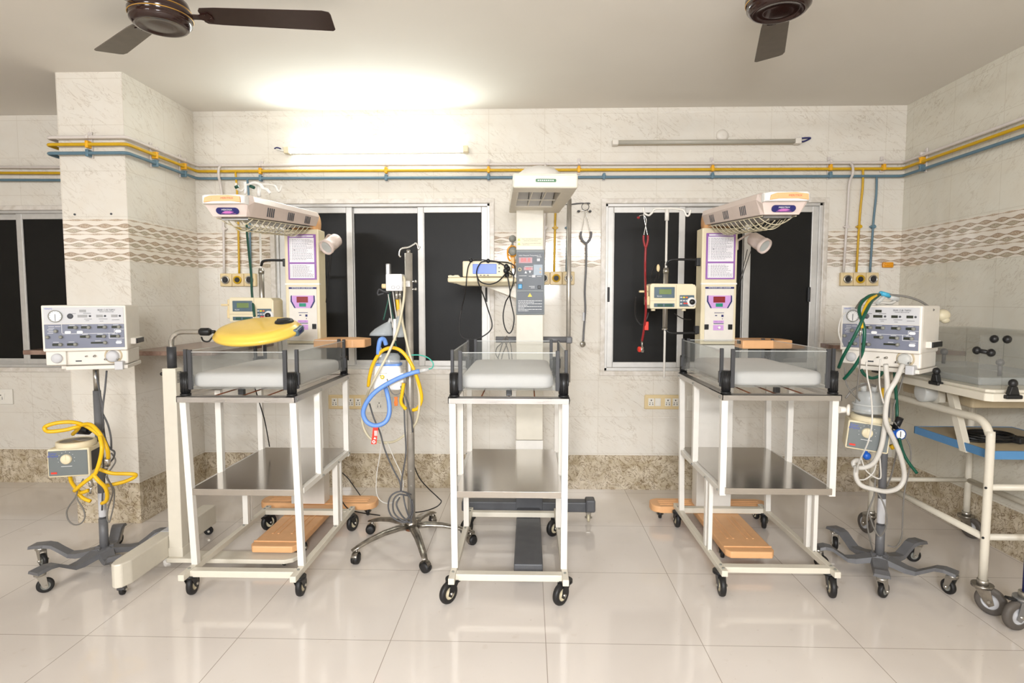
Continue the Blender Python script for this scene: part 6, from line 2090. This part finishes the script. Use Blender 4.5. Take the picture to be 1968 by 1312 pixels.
for x in (XL, XR):
    leg_tube(x).build('leg_frame', 'cream paint', inc)
m = MB()
for x in (XL, XR):
    m.cyl((x, YF, 0.318), (x, YB, 0.318), 0.0145, seg=14)
m.cyl((XL, YB, 0.318), (XR, YB, 0.318), 0.0125, seg=14)
m.cyl((XL, YF, 0.535), (XR, YF, 0.535), 0.0135, seg=14)
m.cyl((XL, YF, 0.322), (XR, YF, 0.322), 0.0135, seg=14)
m.build('cross_bars', 'cream paint', inc)
m = MB()
for z in (0.535, 0.322):
    m.cyl((XL - 0.014, YF - 0.008, z), (XL - 0.017, YF - 0.011, z), 0.005, seg=8)
m.build('bolts', 'black plastic', inc)
for (x, y, a) in ((XL, YF, -55), (XR, YF, -60), (XL, YB, 100), (XR, YB, -70)):
    m = MB(); m.cyl((x, y, 0.118), (x, y, 0.140), 0.021, seg=18); m.build('leg_collar', 'steel', inc)
    caster(inc, x, y, 0.058, 0.026, 0.120, R(a), 'grey rubber', 'panel grey', 'worn chrome', trail=0.55)
# blue shelf
m = MB()
m.box(-0.235, 0.235, -0.375, 0.115, 0.672, 0.680)
sh = m.build('shelf', 'beige band', inc)
m = MB()
m.box(-0.240, 0.240, -0.380, -0.374, 0.646, 0.682, 0.001)
m.box(-0.240, 0.240, 0.112, 0.118, 0.646, 0.682, 0.001)
m.box(-0.240, -0.234, -0.380, 0.118, 0.646, 0.682, 0.001)
m.box(0.234, 0.240, -0.380, 0.118, 0.646, 0.682, 0.001)
m.build('shelf_edge', 'shelf blue', sh)
for x in (-0.243, 0.215):
    m = MB()
    m.loft([[(x, -0.13, 0.905), (x + 0.028, -0.13, 0.905), (x + 0.028, -0.095, 0.905), (x, -0.095, 0.905)], [(x, -0.245, 0.640), (x + 0.028, -0.245, 0.640), (x + 0.028, -0.205, 0.640), (x, -0.205, 0.640)]], smooth=False)
    m.build('shelf_strut', 'cream paint', sh)
# deck and clear hood
ax0, ax1, ay0, ay1 = -0.335, 0.270, -0.475, 0.50
m = MB()
m.prism([(ax0, ay0 + 0.02), (ax0 + 0.02, ay0), (ax1, ay0), (ax1, ay1), (ax0, ay1)], 0.906, 0.938, 'XY', 0.003)
m.prism([(ax0 + 0.025, ay0 + 0.05), (ax0 + 0.05, ay0 + 0.03), (ax1 - 0.02, ay0 + 0.03), (ax1 - 0.02, ay1 - 0.03), (ax0 + 0.025, ay1 - 0.03)], 0.938, 0.950, 'XY', 0.002)
m.build('deck', 'cream paint', inc)
hx0, hx1, hy0, hy1, hz = -0.300, 0.235, -0.425, 0.45, 1.165
cut = 0.055
base = [(hx0, hy0 + cut), (hx0 + cut, hy0), (hx1, hy0), (hx1, hy1), (hx0, hy1)]
m = MB()
n_ = len(base)
for i in range(n_):
    a, b = Vector(base[i]), Vector(base[(i + 1) % n_])
    d = (b - a).normalized()
    nn = Vector((d.y, -d.x)) * 0.0025
    m.prism([a + nn, b + nn, b - nn, a - nn], 0.951, hz, 'XY')
m.prism(base, hz, hz + 0.005, 'XY')
m.build('clear_hood', 'hood acrylic', inc)
m = MB(); m.prism([(hx0 + 0.04, hy0 + 0.10), (hx1 - 0.04, hy0 + 0.10), (hx1 - 0.04, hy1 - 0.06), (hx0 + 0.04, hy1 - 0.06)], 0.951, 0.985, 'XY', 0.008); m.build('mattress_tray', 'bottle clear', inc)
m = MB()
for (x, y, z) in ((hx0 + 0.03, hy0 + 0.02, 1.155), (hx0 + 0.062, hy0 - 0.006, 1.155), (hx0 - 0.012, hy0 + 0.055, 1.105), (hx0 + 0.020, hy0 + 0.020, 1.098)):
    m.sph((x, y, z), 0.015, (1, 1, 1), 14)
    m.lathe([(0.015, -0.006), (0.017, 0), (0.015, 0.006)], (x, y, z), 'Y', 14)
m.cyl((hx0 - 0.012, hy0 + 0.055, 1.105), (hx0 + 0.020, hy0 + 0.020, 1.098), 0.009, seg=10)
m.build('hood_knobs', 'black plastic', inc)
m = MB()
m.sph((hx0 + 0.05, hy0 + 0.34, 1.075), 0.016); m.sph((hx0 + 0.16, hy0 + 0.15, 1.045), 0.016)
m.cyl((hx0 + 0.05, hy0 + 0.34, 1.02), (hx0 + 0.05, hy0 + 0.34, 1.07), 0.008, seg=8); m.cyl((hx0 + 0.16, hy0 + 0.15, 0.985), (hx0 + 0.16, hy0 + 0.15, 1.04), 0.008, seg=8)
m.build('inner_knobs', 'hose dark grey', inc)


def latch(p, rz):
    m = MB(); m.X = Matrix.Translation(p) @ Matrix.Rotation(rz, 4, 'Z')
    m.box(-0.032, 0.032, -0.014, 0.014, -0.010, 0.006, 0.004)
    m.prism([(-0.022, 0.006), (0.022, 0.006), (0.012, 0.040), (-0.012, 0.040)], -0.011, 0.011, 'XZ', 0.003)
    m.sph((0, 0, 0.052), 0.017, (1, 0.9, 1.05), 16)
    m.build('deck_latch', 'black plastic', inc)


latch(Vector((ax0 + 0.004, -0.16, 0.940)), R(-90))
latch(Vector((-0.243, ay0 - 0.004, 0.930)), 0)
latch(Vector((ax0 + 0.006, 0.30, 0.940)), R(-90))
m = MB()
m.lathe([(0, -0.05), (0.042, -0.05), (0.046, -0.045), (0.046, 0.02), (0.040, 0.022), (0, 0.022)], (ax0 + 0.06, 0.0, 0.872), '-X', 32)
m.build('round_port', 'frosted clear', inc)
m = MB()
m.prism([(0.055, 0.870), (0.062, 0.846), (0.055, 0.825), (-0.035, 0.822), (-0.058, 0.832), (-0.052, 0.846), (-0.048, 0.905), (0.055, 0.905)], ax0 + 0.095, ax0 + 0.125, 'YZ', 0.003)
m.build('port_bracket', 'cream paint', inc)
m = MB()
m.box(ax0 + 0.14, ax1 - 0.08, -0.20, 0.30, 0.83, 0.906, 0.01)
m.build('heater_box', 'beige band', inc)
rc = thing('power_cord', 'coiled black power cord with plug lying on the blue-edged shelf of the incubator', 'power cord', (2.08, 2.72, 0.681))
m = MB()
for k in range(6):
    m.tube([(0.13 * math.cos(a) * (1 - 0.06 * k) + 0.02 * (k % 2), 0.055 * math.sin(a) * (1 + 0.07 * k) + 0.01 * (k % 3), 0.005 + 0.0045 * k) for a in [2 * PI * q / 12 for q in range(12)]], 0.0045, 8, closed=True, n=4)
m.tube([(0.12, -0.02, 0.01), (0.17, -0.05, 0.012), (0.23, -0.06, 0.008), (0.28, -0.04, 0.006)], 0.0045, 8)
m.build('cord', 'cable black', rc)
m = MB(); m.box(0.07, 0.12, -0.075, -0.035, 0.001, 0.030, 0.006, rot=(0, 0, R(20))); m.build('plug', 'black rubber', rc)
tr = thing('equipment_trolley', 'grey braked caster and dark post of a trolley cut off by the right edge', 'trolley', (1.985, 2.36, 0))
caster(tr, 0, 0, 0.060, 0.030, 0.132, R(190), 'grey rubber', 'panel grey', 'reflector grey', trail=0.6)
m = MB(); m.cyl((0, 0, 0.130), (0, 0, 0.155), 0.024, seg=20); m.build('collar', 'steel', tr)
m = MB(); m.cyl((0, 0, 0.15), (0, 0, 0.42), 0.012, seg=16); m.build('post', 'navy', tr)
m = MB(); m.box(-0.075, -0.02, -0.012, 0.012, 0.118, 0.128, 0.003, rot=(0, R(12), 0)); m.build('brake_pedal', 'black plastic', tr)
